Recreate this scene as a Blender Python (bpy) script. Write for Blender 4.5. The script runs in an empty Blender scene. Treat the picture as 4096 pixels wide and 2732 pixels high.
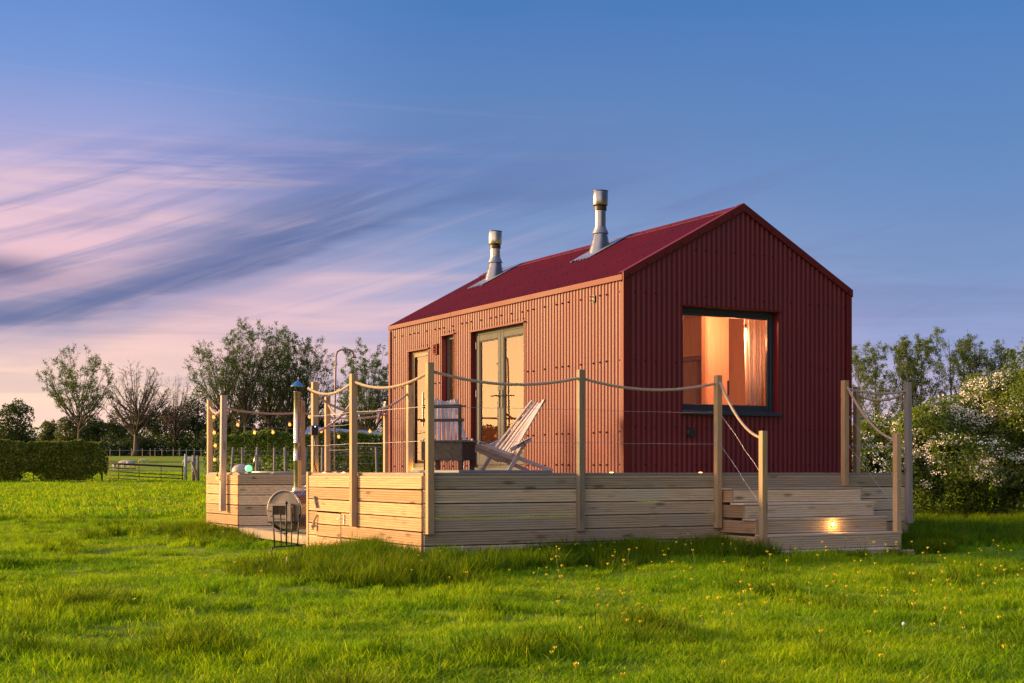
import bpy, math, random
import numpy as np
from mathutils import Vector, Matrix, noise
PI = math.pi; R = math.radians
random.seed(7); rng = np.random.default_rng(7)
scene = bpy.context.scene
COL = scene.collection

# ------------------------------------------------------------------ frames
# camera stands at the origin looking along +Y at deck height (deck floor z = 0).
# The deck and cabin share a frame turned by about 29 degrees, origin at the deck's near corner.
TH = math.atan2(.4824, .8758)
SITE = Matrix.Translation((-.946, 15.0, 0)) @ Matrix.Rotation(TH, 4, 'Z')
WORLD = Matrix.Identity(4)
EXPO = 1.0
K = 1 / 2 ** EXPO

def S(a, b, z=0.0):
    return SITE @ Vector((a, b, z))

_gy = [-400, 0, 8, 15, 25, 45, 75, 150, 230, 300, 700]
_gz = [-1.1, -1.06, -1.03, -1.0, -.97, -.78, -.47, .42, 2.6, 4.0, 9.0]
def gz(x, y, fine=True):
    z = float(np.interp(y, _gy, _gz))
    z += .05 * noise.noise(Vector((x * .12, y * .12, 3.1)))
    if fine and y < 60:
        z += .06 * noise.noise(Vector((x * .9, y * 1.1, 7.7))) + .012 * noise.noise(Vector((x * 3.1, y * 3.1, 1.7)))
    return z

# ------------------------------------------------------------------ mesh builder
class MB:
    def __init__(s, space=SITE):
        s.v = []; s.f = []; s.m = []; s.r = []; s.space = space
    def add(s, vs, fs, mat=0, rnd=None):
        o = len(s.v)
        s.v.extend([tuple(p) for p in vs])
        rr = random.random() if rnd is None else rnd
        for f in fs:
            s.f.append([i + o for i in f]); s.m.append(mat); s.r.append(rr)
        return s
    def box(s, x0, x1, y0, y1, z0, z1, mat=0, rnd=None):
        vs = [(x, y, z) for z in (z0, z1) for y in (y0, y1) for x in (x0, x1)]
        return s.add(vs, [(0, 2, 3, 1), (4, 5, 7, 6), (0, 1, 5, 4), (2, 6, 7, 3), (0, 4, 6, 2), (1, 3, 7, 5)], mat, rnd)
    def beam(s, p0, p1, w, h, up=(0, 0, 1), mat=0, rnd=None, w1=None, h1=None):
        p0 = Vector(p0); p1 = Vector(p1); d = (p1 - p0).normalized(); up = Vector(up)
        sd = d.cross(up)
        if sd.length < 1e-4: sd = d.cross(Vector((1, 0, 0)))
        sd.normalize(); u = sd.cross(d).normalized()
        w1 = w if w1 is None else w1; h1 = h if h1 is None else h1
        vs = [p0 + sd * a * w / 2 + u * c * h / 2 for a, c in ((-1, -1), (1, -1), (1, 1), (-1, 1))]
        vs += [p1 + sd * a * w1 / 2 + u * c * h1 / 2 for a, c in ((-1, -1), (1, -1), (1, 1), (-1, 1))]
        return s.add(vs, [(0, 3, 2, 1), (4, 5, 6, 7), (0, 1, 5, 4), (1, 2, 6, 5), (2, 3, 7, 6), (3, 0, 4, 7)], mat, rnd)
    def tube(s, pts, rad, seg=8, cap=True, mat=0, rnd=None):
        pts = [Vector(p) for p in pts]; n = len(pts)
        if not hasattr(rad, '__len__'): rad = [rad] * n
        vs = []; t0 = (pts[1] - pts[0]).normalized()
        ref = Vector((0, 0, 1)) if abs(t0.z) < .9 else Vector((1, 0, 0))
        nrm = t0.cross(ref).normalized()
        for i in range(n):
            t = (pts[min(i + 1, n - 1)] - pts[max(i - 1, 0)])
            if t.length < 1e-9: t = t0.copy()
            t.normalize(); nrm = nrm - t * nrm.dot(t)
            if nrm.length < 1e-6: nrm = t.cross(ref)
            nrm.normalize(); bn = t.cross(nrm)
            for k in range(seg):
                a = 2 * PI * k / seg
                vs.append(pts[i] + (nrm * math.cos(a) + bn * math.sin(a)) * rad[i])
        fs = [(i * seg + k, i * seg + (k + 1) % seg, (i + 1) * seg + (k + 1) % seg, (i + 1) * seg + k)
              for i in range(n - 1) for k in range(seg)]
        if cap:
            fs.append(tuple(range(seg))[::-1]); fs.append(tuple((n - 1) * seg + k for k in range(seg)))
        return s.add(vs, fs, mat, rnd)
    def lathe(s, prof, c=(0, 0, 0), seg=24, axis=(0, 0, 1), mat=0, rnd=None):
        ax = Vector(axis).normalized(); c = Vector(c)
        ref = Vector((0, 0, 1)) if abs(ax.z) < .9 else Vector((1, 0, 0))
        e1 = ax.cross(ref).normalized(); e2 = ax.cross(e1)
        vs = []
        for r, z in prof:
            for k in range(seg):
                a = 2 * PI * k / seg
                vs.append(c + ax * z + (e1 * math.cos(a) + e2 * math.sin(a)) * max(r, 1e-5))
        fs = [(i * seg + k, (i + 1) * seg + k, (i + 1) * seg + (k + 1) % seg, i * seg + (k + 1) % seg)
              for i in range(len(prof) - 1) for k in range(seg)]
        return s.add(vs, fs, mat, rnd)
    def ball(s, c, r, seg=12, mat=0, sz=1.0):
        return s.lathe([(r * math.sin(PI * i / 8), -r * sz * math.cos(PI * i / 8)) for i in range(9)], c, seg, mat=mat)
    def prism(s, poly, z0, z1, mat=0, rnd=None):
        n = len(poly)
        vs = [(p[0], p[1], z0) for p in poly] + [(p[0], p[1], z1) for p in poly]
        fs = [tuple(range(n))[::-1], tuple(range(n, 2 * n))] + [(i, (i + 1) % n, n + (i + 1) % n, n + i) for i in range(n)]
        return s.add(vs, fs, mat, rnd)
    def build(s, name, mats, parent=None, smooth=False, bevel=0, origin=None, auto=False):
        if not isinstance(mats, (list, tuple)): mats = [mats]
        if parent is None:
            rootM = (s.space @ Matrix.Translation(origin)) if origin is not None else WORLD
        else:
            p = parent
            while p.parent: p = p.parent
            rootM = ROOTM[p.name]
        M = rootM.inverted() @ s.space
        A = np.array([tuple(p) for p in s.v], dtype=np.float64)
        Mn = np.array(M)
        A = A @ Mn[:3, :3].T + Mn[:3, 3]
        me = bpy.data.meshes.new(name)
        me.from_pydata(A.tolist(), [], s.f)
        for m in mats: me.materials.append(m)
        if len(mats) > 1: me.polygons.foreach_set('material_index', s.m)
        at = me.attributes.new('rnd', 'FLOAT', 'FACE'); at.data.foreach_set('value', s.r)
        if smooth: me.polygons.foreach_set('use_smooth', [True] * len(s.f))
        me.update()
        o = bpy.data.objects.new(name, me); COL.objects.link(o)
        if parent is None: o.matrix_world = rootM; ROOTM[o.name] = rootM
        else: o.parent = parent
        if bevel:
            b = o.modifiers.new('bevel', 'BEVEL'); b.width = bevel; b.segments = 1; b.limit_method = 'ANGLE'
        if auto:
            me.polygons.foreach_set('use_smooth', [True] * len(s.f))
            try: me.set_sharp_from_angle(angle=R(38))
            except Exception: pass
        return o
ROOTM = {}

def tag(o, label=None, cat=None, group=None, kind=None):
    if label: o['label'] = label
    if cat: o['category'] = cat
    if group: o['group'] = group
    if kind: o['kind'] = kind
    return o

def thing(name, label, cat, loc, space=SITE, group=None, rotz=0):
    o = bpy.data.objects.new(name, None); COL.objects.link(o)
    o.empty_display_size = .1
    M = space @ Matrix.Translation(loc) @ Matrix.Rotation(rotz, 4, 'Z')
    o.matrix_world = M; ROOTM[o.name] = M
    return tag(o, label, cat, group)

def copy_tree(o, parent=None):
    c = o.copy(); COL.objects.link(c)
    if parent: c.parent = parent
    for ch in list(o.children): copy_tree(ch, c)
    return c

def np_mesh(name, V, F, mats, parent=None, rnd=None, matidx=None, loc=None, smooth=False):
    """V (n,3) world-relative-to-root coordinates, F (m,k) uniform faces"""
    me = bpy.data.meshes.new(name)
    n, (m, k) = len(V), F.shape
    me.vertices.add(n); me.vertices.foreach_set('co', np.ascontiguousarray(V, dtype=np.float32).ravel())
    me.loops.add(m * k); me.loops.foreach_set('vertex_index', F.astype(np.int32).ravel())
    me.polygons.add(m); me.polygons.foreach_set('loop_start', np.arange(0, m * k, k, dtype=np.int32))
    for x in (mats if isinstance(mats, (list, tuple)) else [mats]): me.materials.append(x)
    if matidx is not None: me.polygons.foreach_set('material_index', matidx.astype(np.int32))
    at = me.attributes.new('rnd', 'FLOAT', 'FACE')
    at.data.foreach_set('value', (rng.random(m) if rnd is None else rnd).astype(np.float32))
    if smooth: me.polygons.foreach_set('use_smooth', [True] * m)
    me.update(calc_edges=True)
    o = bpy.data.objects.new(name, me); COL.objects.link(o)
    if parent: o.parent = parent
    elif loc is not None: o.location = loc
    return o

# ------------------------------------------------------------------ node helpers
class E:
    """tiny expression wrapper over shader math nodes"""
    def __init__(s, nt, sock): s.nt = nt; s.s = sock
    def _op(s, op, *o, clamp=False):
        n = s.nt.nodes.new('ShaderNodeMath'); n.operation = op; n.use_clamp = clamp
        for i, x in enumerate((s,) + o):
            if isinstance(x, E): s.nt.links.new(x.s, n.inputs[i])
            else: n.inputs[i].default_value = x
        return E(s.nt, n.outputs[0])
    def __add__(s, o): return s._op('ADD', o)
    __radd__ = __add__
    def __mul__(s, o): return s._op('MULTIPLY', o)
    __rmul__ = __mul__
    def __sub__(s, o): return s._op('SUBTRACT', o)
    def __rsub__(s, o): return (s * -1.0) + o
    def __truediv__(s, o): return s._op('DIVIDE', o)
    def pw(s, o): return s._op('POWER', o)
    def cl(s): return s._op('ADD', 0.0, clamp=True)
    def mx(s, o): return s._op('MAXIMUM', o)
    def mn(s, o): return s._op('MINIMUM', o)
    def ex(s): return s._op('EXPONENT')
    def step(s, lo, hi, a=0.0, b=1.0):
        n = s.nt.nodes.new('ShaderNodeMapRange'); n.interpolation_type = 'SMOOTHSTEP'
        s.nt.links.new(s.s, n.inputs['Value'])
        n.inputs['From Min'].default_value = lo; n.inputs['From Max'].default_value = hi
        n.inputs['To Min'].default_value = a; n.inputs['To Max'].default_value = b
        return E(s.nt, n.outputs[0])
    def gauss(s, c, w): 
        t = (s - c) / w if not isinstance(w, E) else (s - c)._op('DIVIDE', w)
        return (t * t * -1.0).ex()

def lin(c):
    return tuple(((x / 255) / 12.92 if x / 255 <= .04045 else ((x / 255 + .055) / 1.055) ** 2.4) for x in c)

def ramp(nt, fac, stops, interp='LINEAR'):
    n = nt.nodes.new('ShaderNodeValToRGB'); n.color_ramp.interpolation = interp
    el = n.color_ramp.elements
    while len(el) < len(stops): el.new(.5)
    for e, (p, c) in zip(el, stops):
        e.position = p; e.color = (*c[:3], 1)
    nt.links.new(fac.s if isinstance(fac, E) else fac, n.inputs[0])
    return n.outputs[0]

def mixc(nt, fac, a, b, mode='MIX'):
    n = nt.nodes.new('ShaderNodeMix'); n.data_type = 'RGBA'; n.blend_type = mode
    def put(sock, x):
        if isinstance(x, E): nt.links.new(x.s, sock)
        elif isinstance(x, bpy.types.NodeSocket): nt.links.new(x, sock)
        elif isinstance(x, (int, float)): sock.default_value = x
        else: sock.default_value = (*x[:3], 1)
    put(n.inputs[0], fac); put(n.inputs[6], a); put(n.inputs[7], b)
    return n.outputs[2]

def newmat(name):
    m = bpy.data.materials.new(name); m.use_nodes = True
    nt = m.node_tree; p = nt.nodes['Principled BSDF']
    return m, nt, p

def texco(nt, scale=(1, 1, 1), kind='Object'):
    tc = nt.nodes.new('ShaderNodeTexCoord'); mp = nt.nodes.new('ShaderNodeMapping')
    nt.links.new(tc.outputs[kind], mp.inputs[0]); mp.inputs['Scale'].default_value = scale
    return mp.outputs[0]

def nz(nt, vec, scale, detail=3, rough=.55, dist=0.0):
    n = nt.nodes.new('ShaderNodeTexNoise'); n.inputs['Scale'].default_value = scale
    n.inputs['Detail'].default_value = detail; n.inputs['Roughness'].default_value = rough
    n.inputs['Distortion'].default_value = dist
    if vec is not None: nt.links.new(vec, n.inputs['Vector'])
    return E(nt, n.outputs[0])

def attr(nt, name='rnd'):
    n = nt.nodes.new('ShaderNodeAttribute'); n.attribute_name = name
    return E(nt, n.outputs['Fac'])

def bump(nt, p, h, strength=.3, dist=.01):
    b = nt.nodes.new('ShaderNodeBump'); b.inputs['Strength'].default_value = strength
    b.inputs['Distance'].default_value = dist
    nt.links.new(h.s, b.inputs['Height']); nt.links.new(b.outputs[0], p.inputs['Normal'])

def plain(name, col, rough=.6, metal=0.0, var=.12, scale=9, spec=None, coat=0):
    m, nt, p = newmat(name)
    v = texco(nt)
    n1 = nz(nt, v, scale, 4)
    c = ramp(nt, n1, [(.25, tuple(x * (1 - var) for x in col)), (.75, tuple(min(1, x * (1 + var)) for x in col))])
    nt.links.new(c, p.inputs['Base Color'])
    p.inputs['Roughness'].default_value = rough; p.inputs['Metallic'].default_value = metal
    rr = nz(nt, v, scale * 3, 3) * .25 + (rough - .12)
    nt.links.new(rr.cl().s, p.inputs['Roughness'])
    if spec is not None: p.inputs['Specular IOR Level'].default_value = spec
    if coat: p.inputs['Coat Weight'].default_value = coat; p.inputs['Coat Roughness'].default_value = .2
    return m

def wood(name, col, col2, axis='x', knots=.5, rough=.7, grey=None, vary=.3):
    """pine with grain along an axis; per-board variation in 'rnd'; knots and weathering"""
    m, nt, p = newmat(name)
    sc = {'x': (1.2, 22, 22), 'y': (22, 1.2, 22), 'z': (22, 22, 1.2)}[axis]
    k2 = {'x': (1.6, 5.5, 5.5), 'y': (5.5, 1.6, 5.5), 'z': (5.5, 5.5, 1.6)}[axis]
    r = attr(nt)
    tc = nt.nodes.new('ShaderNodeTexCoord')
    off = nt.nodes.new('ShaderNodeVectorMath'); off.operation = 'ADD'
    cmb = nt.nodes.new('ShaderNodeCombineXYZ')
    rr = r * 13.7
    for i in range(3): nt.links.new(rr.s, cmb.inputs[i])
    nt.links.new(tc.outputs['Object'], off.inputs[0]); nt.links.new(cmb.outputs[0], off.inputs[1])
    def mp(s):
        q = nt.nodes.new('ShaderNodeMapping'); q.inputs['Scale'].default_value = s
        nt.links.new(off.outputs[0], q.inputs[0]); return q.outputs[0]
    g = nz(nt, mp(sc), 2.2, 5, .6, .6)
    big = nz(nt, mp((1, 1, 1)), 1.7, 3)
    c = ramp(nt, g, [(.3, col2), (.62, col)])
    if grey is not None:
        c = mixc(nt, big.step(.45, .72, 0, .75), c, grey)
    vo = nt.nodes.new('ShaderNodeTexVoronoi'); vo.inputs['Scale'].default_value = 1.5
    nt.links.new(mp(k2), vo.inputs['Vector'])
    kn = E(nt, vo.outputs['Distance']).step(.07, .28, knots, 0)
    kn = kn * nz(nt, mp(sc), .9, 2).step(.35, .6)
    c = mixc(nt, kn, c, tuple(x * .28 for x in col2))
    c = mixc(nt, 1.0, c, ramp(nt, r, [(0, (1 - vary,) * 3), (1, (1 + vary * .35,) * 3)]), 'MULTIPLY')
    nt.links.new(c, p.inputs['Base Color']); p.inputs['Roughness'].default_value = rough
    p.inputs['Specular IOR Level'].default_value = .25
    bump(nt, p, g, .35, .004)
    return m

def leafmat(name, c1, c2, trans=.35, c3=None, big=None):
    m, nt, p = newmat(name)
    r = attr(nt)
    st = [(0, c1), (1, c2)] if c3 is None else [(0, c1), (.6, c2), (1, c3)]
    c = ramp(nt, r, st)
    if big is not None:
        v = texco(nt)
        c = mixc(nt, nz(nt, v, big, 2).step(.38, .65), c, tuple(x * .55 for x in c1))
    nt.links.new(c, p.inputs['Base Color']); p.inputs['Roughness'].default_value = .6
    p.inputs['Specular IOR Level'].default_value = .25
    t = nt.nodes.new('ShaderNodeBsdfTranslucent')
    cc = mixc(nt, 1.0, c, (1.0, 1.15, .5), 'MULTIPLY'); nt.links.new(cc, t.inputs[0])
    mx = nt.nodes.new('ShaderNodeMixShader'); mx.inputs[0].default_value = trans
    nt.links.new(p.outputs[0], mx.inputs[1]); nt.links.new(t.outputs[0], mx.inputs[2])
    nt.links.new(mx.outputs[0], nt.nodes['Material Output'].inputs[0])
    return m

def emis(name, col, strength):
    m, nt, p = newmat(name)
    p.inputs['Base Color'].default_value = (*col, 1)
    p.inputs['Emission Color'].default_value = (*col, 1); p.inputs['Emission Strength'].default_value = strength
    return m

def glassmat(name, ior=1.9, tint=(1, 1, 1), rough=.0):
    m = bpy.data.materials.new(name); m.use_nodes = True; nt = m.node_tree
    nt.nodes.clear()
    out = nt.nodes.new('ShaderNodeOutputMaterial')
    tr = nt.nodes.new('ShaderNodeBsdfTransparent'); tr.inputs[0].default_value = (*tint, 1)
    gl = nt.nodes.new('ShaderNodeBsdfGlossy'); gl.inputs['Roughness'].default_value = rough
    fr = nt.nodes.new('ShaderNodeFresnel'); fr.inputs[0].default_value = ior
    mx = nt.nodes.new('ShaderNodeMixShader')
    # very slight waviness of the pane
    n = nz(nt, texco(nt), 1.6, 1); b = nt.nodes.new('ShaderNodeBump'); b.inputs['Strength'].default_value = .04
    b.inputs['Distance'].default_value = .01
    nt.links.new(n.s, b.inputs['Height']); nt.links.new(b.outputs[0], gl.inputs['Normal'])
    nt.links.new(fr.outputs[0], mx.inputs[0]); nt.links.new(tr.outputs[0], mx.inputs[1]); nt.links.new(gl.outputs[0], mx.inputs[2])
    nt.links.new(mx.outputs[0], out.inputs[0])
    return m

# ------------------------------------------------------------------ materials
def corrugated_paint(name, col, rough, coat=.14, spec=.30, crough=.42):
    m, nt, p = newmat(name)
    v = texco(nt)
    n1 = nz(nt, v, 1.4, 4); n2 = nz(nt, texco(nt, (30, 30, 1.2)), 1.0, 3)
    c = ramp(nt, n1 * .6 + n2 * .4, [(.3, tuple(x * .82 for x in col)), (.7, tuple(x * 1.15 for x in col))])
    nt.links.new(c, p.inputs['Base Color'])
    rr = n1 * .2 + (rough - .1); nt.links.new(rr.s, p.inputs['Roughness'])
    p.inputs['Specular IOR Level'].default_value = spec
    p.inputs['Coat Weight'].default_value = coat; p.inputs['Coat Roughness'].default_value = crough; p.inputs['Coat IOR'].default_value = 1.6
    return m
M_RED = corrugated_paint('maroon_sheet', (.124, .0100, .0145), .52)
M_ROOF = corrugated_paint('maroon_roof_sheet', (.105, .0045, .006), .6, 0, .15)
M_TRIM = corrugated_paint('maroon_flashing', (.125, .0125, .011), .6, .1, .2, .5)
M_SCREW = plain('dark_screw_cap', (.045, .007, .007), .7, spec=.1)
M_GREYFRAME = plain('grey_green_paint', (.085, .088, .080), 0.65, var=.06, spec=.15)
M_NAVY = plain('anthracite_paint', (.022, .032, .045), .4, var=.1)
M_OAK = wood('oak_frame', (.42, .26, .11), (.3, .17, .07), 'z', knots=.1)
PINE = ((.70, .56, .37), (.50, .38, .23)); PGREY = (.56, .49, .38)
M_BX = wood('pine_board_along_x', *PINE, axis='x', knots=.75, grey=PGREY, vary=.42)  # same pine, colour lightened to make up for dim light on the front
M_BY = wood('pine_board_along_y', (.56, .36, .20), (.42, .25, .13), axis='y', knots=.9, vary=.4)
M_POST = wood('pine_post', (.56, .39, .21), (.42, .27, .13), axis='z', knots=.6, grey=(.40, .33, .25), vary=.25)
M_GPOST = wood('weathered_post', (.42, .36, .31), (.29, .24, .2), axis='z', knots=.7, grey=(.36, .32, .3))
M_FLOOR = wood('deck_floor_board', (.40, .33, .25), (.3, .24, .17), axis='x', knots=.4)
M_OLD = wood('silvered_wood', (.26, .23, .20), (.16, .14, .12), axis='z', knots=.3)
M_CHAIR = wood('limewashed_slat', (.62, .51, .44), (.44, .35, .30), axis='x', knots=.4, rough=.6, grey=(.48, .45, .46))
M_ROPE = plain('hemp_rope', (.46, .35, .25), .9, var=.25, scale=60)
M_WIRE = plain('galvanised_wire', (.45, .45, .45), .45, metal=.6)
M_STEEL = plain('brushed_steel', (.33, .315, .30), .26, metal=1.0, var=.1, scale=6)
M_ZINC = plain('aged_zinc', (.27, .30, .33), .45, metal=.6, var=.3, scale=14)
M_BLACK = plain('black_iron', (.018, .017, .017), .45, metal=.4)
M_BAND = plain('dark_band', (.06, .05, .04), .5, metal=.6)
M_SOOT = plain('rusty_firebox', (.045, .038, .032), .65, metal=.3, var=.6, scale=22)
M_SLAB = plain('grey_slab', (.17, .2, .22), .8)
M_PLY = wood('birch_plywood', (.70, .52, .38), (.60, .42, .29), axis='z', knots=.25, vary=.05)
M_ORANGE = wood('warm_cabinet_wood', (.62, .30, .08), (.5, .22, .05), axis='z', knots=.5)
M_CURT = plain('curtain_cloth', (.72, .68, .64), .9)
M_TOWEL = plain('lilac_towel', (.30, .25, .28), .95, var=.3, scale=30)
M_PLASTIC = plain('black_plastic', (.02, .02, .022), .35)
M_GLASS = glassmat('window_glass', 1.7)
M_DGLASS = glassmat('door_glass', 1.68, (.75, .75, .73))
M_BULBGLASS = emis('bulb_glow', (1.0, .38, .07), 1.6 * K)
M_FIL = emis('step_lamp_glow', (1.0, .6, .2), 30 * K)
M_SPOT = emis('deck_spot_glow', (1.0, .5, .12), 10 * K)
M_GREEN = emis('green_globe_glow', (.25, .95, .42), 1.1 * K)
M_BLUE = emis('blue_led', (.25, .3, 1.0), 25 * K)
M_PEND = emis('filament_glow', (1.0, .6, .2), 14 * K)
M_BARK = plain('grey_bark', (.085, .068, .048), .9, var=.3, scale=3)
M_TWIG = plain('twig_bark', (.06, .045, .032), .9, var=.3, scale=3)
M_LPOP = leafmat('poplar_leaf', (.04, .075, .008), (.12, .19, .018), .4)
M_LPOPR = leafmat('young_poplar_leaf', (.07, .10, .02), (.18, .235, .045), .4)
M_LBARE = leafmat('bud_leaf', (.05, .05, .025), (.11, .11, .045), .25)
M_LWOOD = leafmat('woodland_leaf', (.018, .034, .008), (.065, .10, .018), .25)
M_LWARM = leafmat('spring_woodland_leaf', (.035, .05, .012), (.12, .14, .03), .28)
M_LHEDGE = leafmat('hedge_leaf', (.05, .08, .010), (.20, .25, .028), .4, (.32, .25, .05))
M_LHAW = leafmat('hawthorn_leaf', (.035, .06, .010), (.15, .22, .026), .4, (.22, .25, .035))
M_BLOSSOM = plain('may_blossom', (.78, .74, .62), .8, var=.08)
M_WOOL = plain('sheep_wool', (.62, .54, .44), .95, var=.15, scale=20)
M_SKIN = plain('pale_muzzle', (.5, .38, .32), .8)
M_RUST = plain('rusty_gate_tube', (.04, .02, .013), .7, var=.4, scale=10)
M_SHEETROOF = plain('blue_grey_barn_roof', (.17, .22, .29), .6)
M_BARNWALL = plain('brown_barn_wall', (.13, .06, .045), .8)
M_YELLOW = plain('buttercup_petal', (.85, .63, .01), .4, var=.1)
M_STEM = plain('flower_stem', (.10, .16, .02), .7)
M_LOG = plain('charred_log', (.05, .035, .03), .85, var=.5)
M_LOGEND = plain('pale_log_end', (.45, .33, .24), .8)

# grass
def grassmat(name, bright=1.0):
    m, nt, p = newmat(name)
    r = attr(nt)
    g = nt.nodes.new('ShaderNodeNewGeometry')
    mp = nt.nodes.new('ShaderNodeMapping'); nt.links.new(g.outputs['Position'], mp.inputs[0])
    mp.inputs['Scale'].default_value = (1, 1, 0)
    n1 = nz(nt, mp.outputs[0], .45, 3); n2 = nz(nt, mp.outputs[0], 2.2, 2)
    c = ramp(nt, r, [(0, (.09, .17, .004)), (.55, (.235, .37, .005)), (.93, (.36, .48, .008)), (1, (.45, .38, .07))])
    c = mixc(nt, n1.step(.42, .62), c, mixc(nt, 1.0, c, (.64, .80, .95), 'MULTIPLY'))
    c = mixc(nt, n2.step(.4, .8, 0, .6), c, mixc(nt, 1.0, c, (1.25, 1.05, .8), 'MULTIPLY'))
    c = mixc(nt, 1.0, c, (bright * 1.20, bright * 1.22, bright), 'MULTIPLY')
    nt.links.new(c, p.inputs['Base Color']); p.inputs['Roughness'].default_value = .65
    p.inputs['Specular IOR Level'].default_value = .10
    t = nt.nodes.new('ShaderNodeBsdfTranslucent'); nt.links.new(mixc(nt, 1.0, c, (1.2, 1.2, .4), 'MULTIPLY'), t.inputs[0])
    mx = nt.nodes.new('ShaderNodeMixShader'); mx.inputs[0].default_value = .45
    nt.links.new(p.outputs[0], mx.inputs[1]); nt.links.new(t.outputs[0], mx.inputs[2])
    nt.links.new(mx.outputs[0], nt.nodes['Material Output'].inputs[0])
    return m
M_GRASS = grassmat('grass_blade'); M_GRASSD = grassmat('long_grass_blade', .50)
def groundmat():
    m, nt, p = newmat('meadow_ground')
    v = texco(nt)
    n1 = nz(nt, v, .05, 4); n2 = nz(nt, v, 1.8, 5); n3 = nz(nt, texco(nt, (1, .35, 1)), .55, 4)
    c = ramp(nt, n2 * .5 + n3 * .5, [(.3, (.06, .10, .006)), (.5, (.17, .24, .010)), (.72, (.28, .34, .02))])
    c = mixc(nt, n1.step(.4, .65, 0, .5), c, (.22, .27, .02))
    nt.links.new(c, p.inputs['Base Color']); p.inputs['Roughness'].default_value = .9
    p.inputs['Specular IOR Level'].default_value = .1
    bump(nt, p, n2, .6, .08)
    return m
M_GROUND = groundmat()
# ------------------------------------------------------------------ camera, sun, sky
cam = bpy.data.cameras.new('camera'); camo = bpy.data.objects.new('camera', cam); COL.objects.link(camo)
camo.location = (0, 0, .012); camo.rotation_euler = (R(90), 0, 0)
cam.sensor_width = 36; cam.lens = 49.4; cam.shift_y = .1272; cam.clip_end = 3000; cam.clip_start = .1
scene.camera = camo
scene.view_settings.view_transform = 'Standard'; scene.view_settings.look = 'None'
scene.view_settings.exposure = EXPO; scene.view_settings.gamma = 1.0

SUN_AZ, SUN_EL = R(-75), R(13)           # low in the west, to the left of the view
sun = bpy.data.lights.new('sun', 'SUN'); suno = bpy.data.objects.new('sun', sun); COL.objects.link(suno)
sun.energy = 5.0; sun.angle = R(9); sun.color = (1.0, .60, .24)
sd = Vector((math.sin(SUN_AZ) * math.cos(SUN_EL), math.cos(SUN_AZ) * math.cos(SUN_EL), math.sin(SUN_EL)))
suno.rotation_euler = sd.to_track_quat('Z', 'Y').to_euler(); suno.location = (-60, 20, 30)

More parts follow.
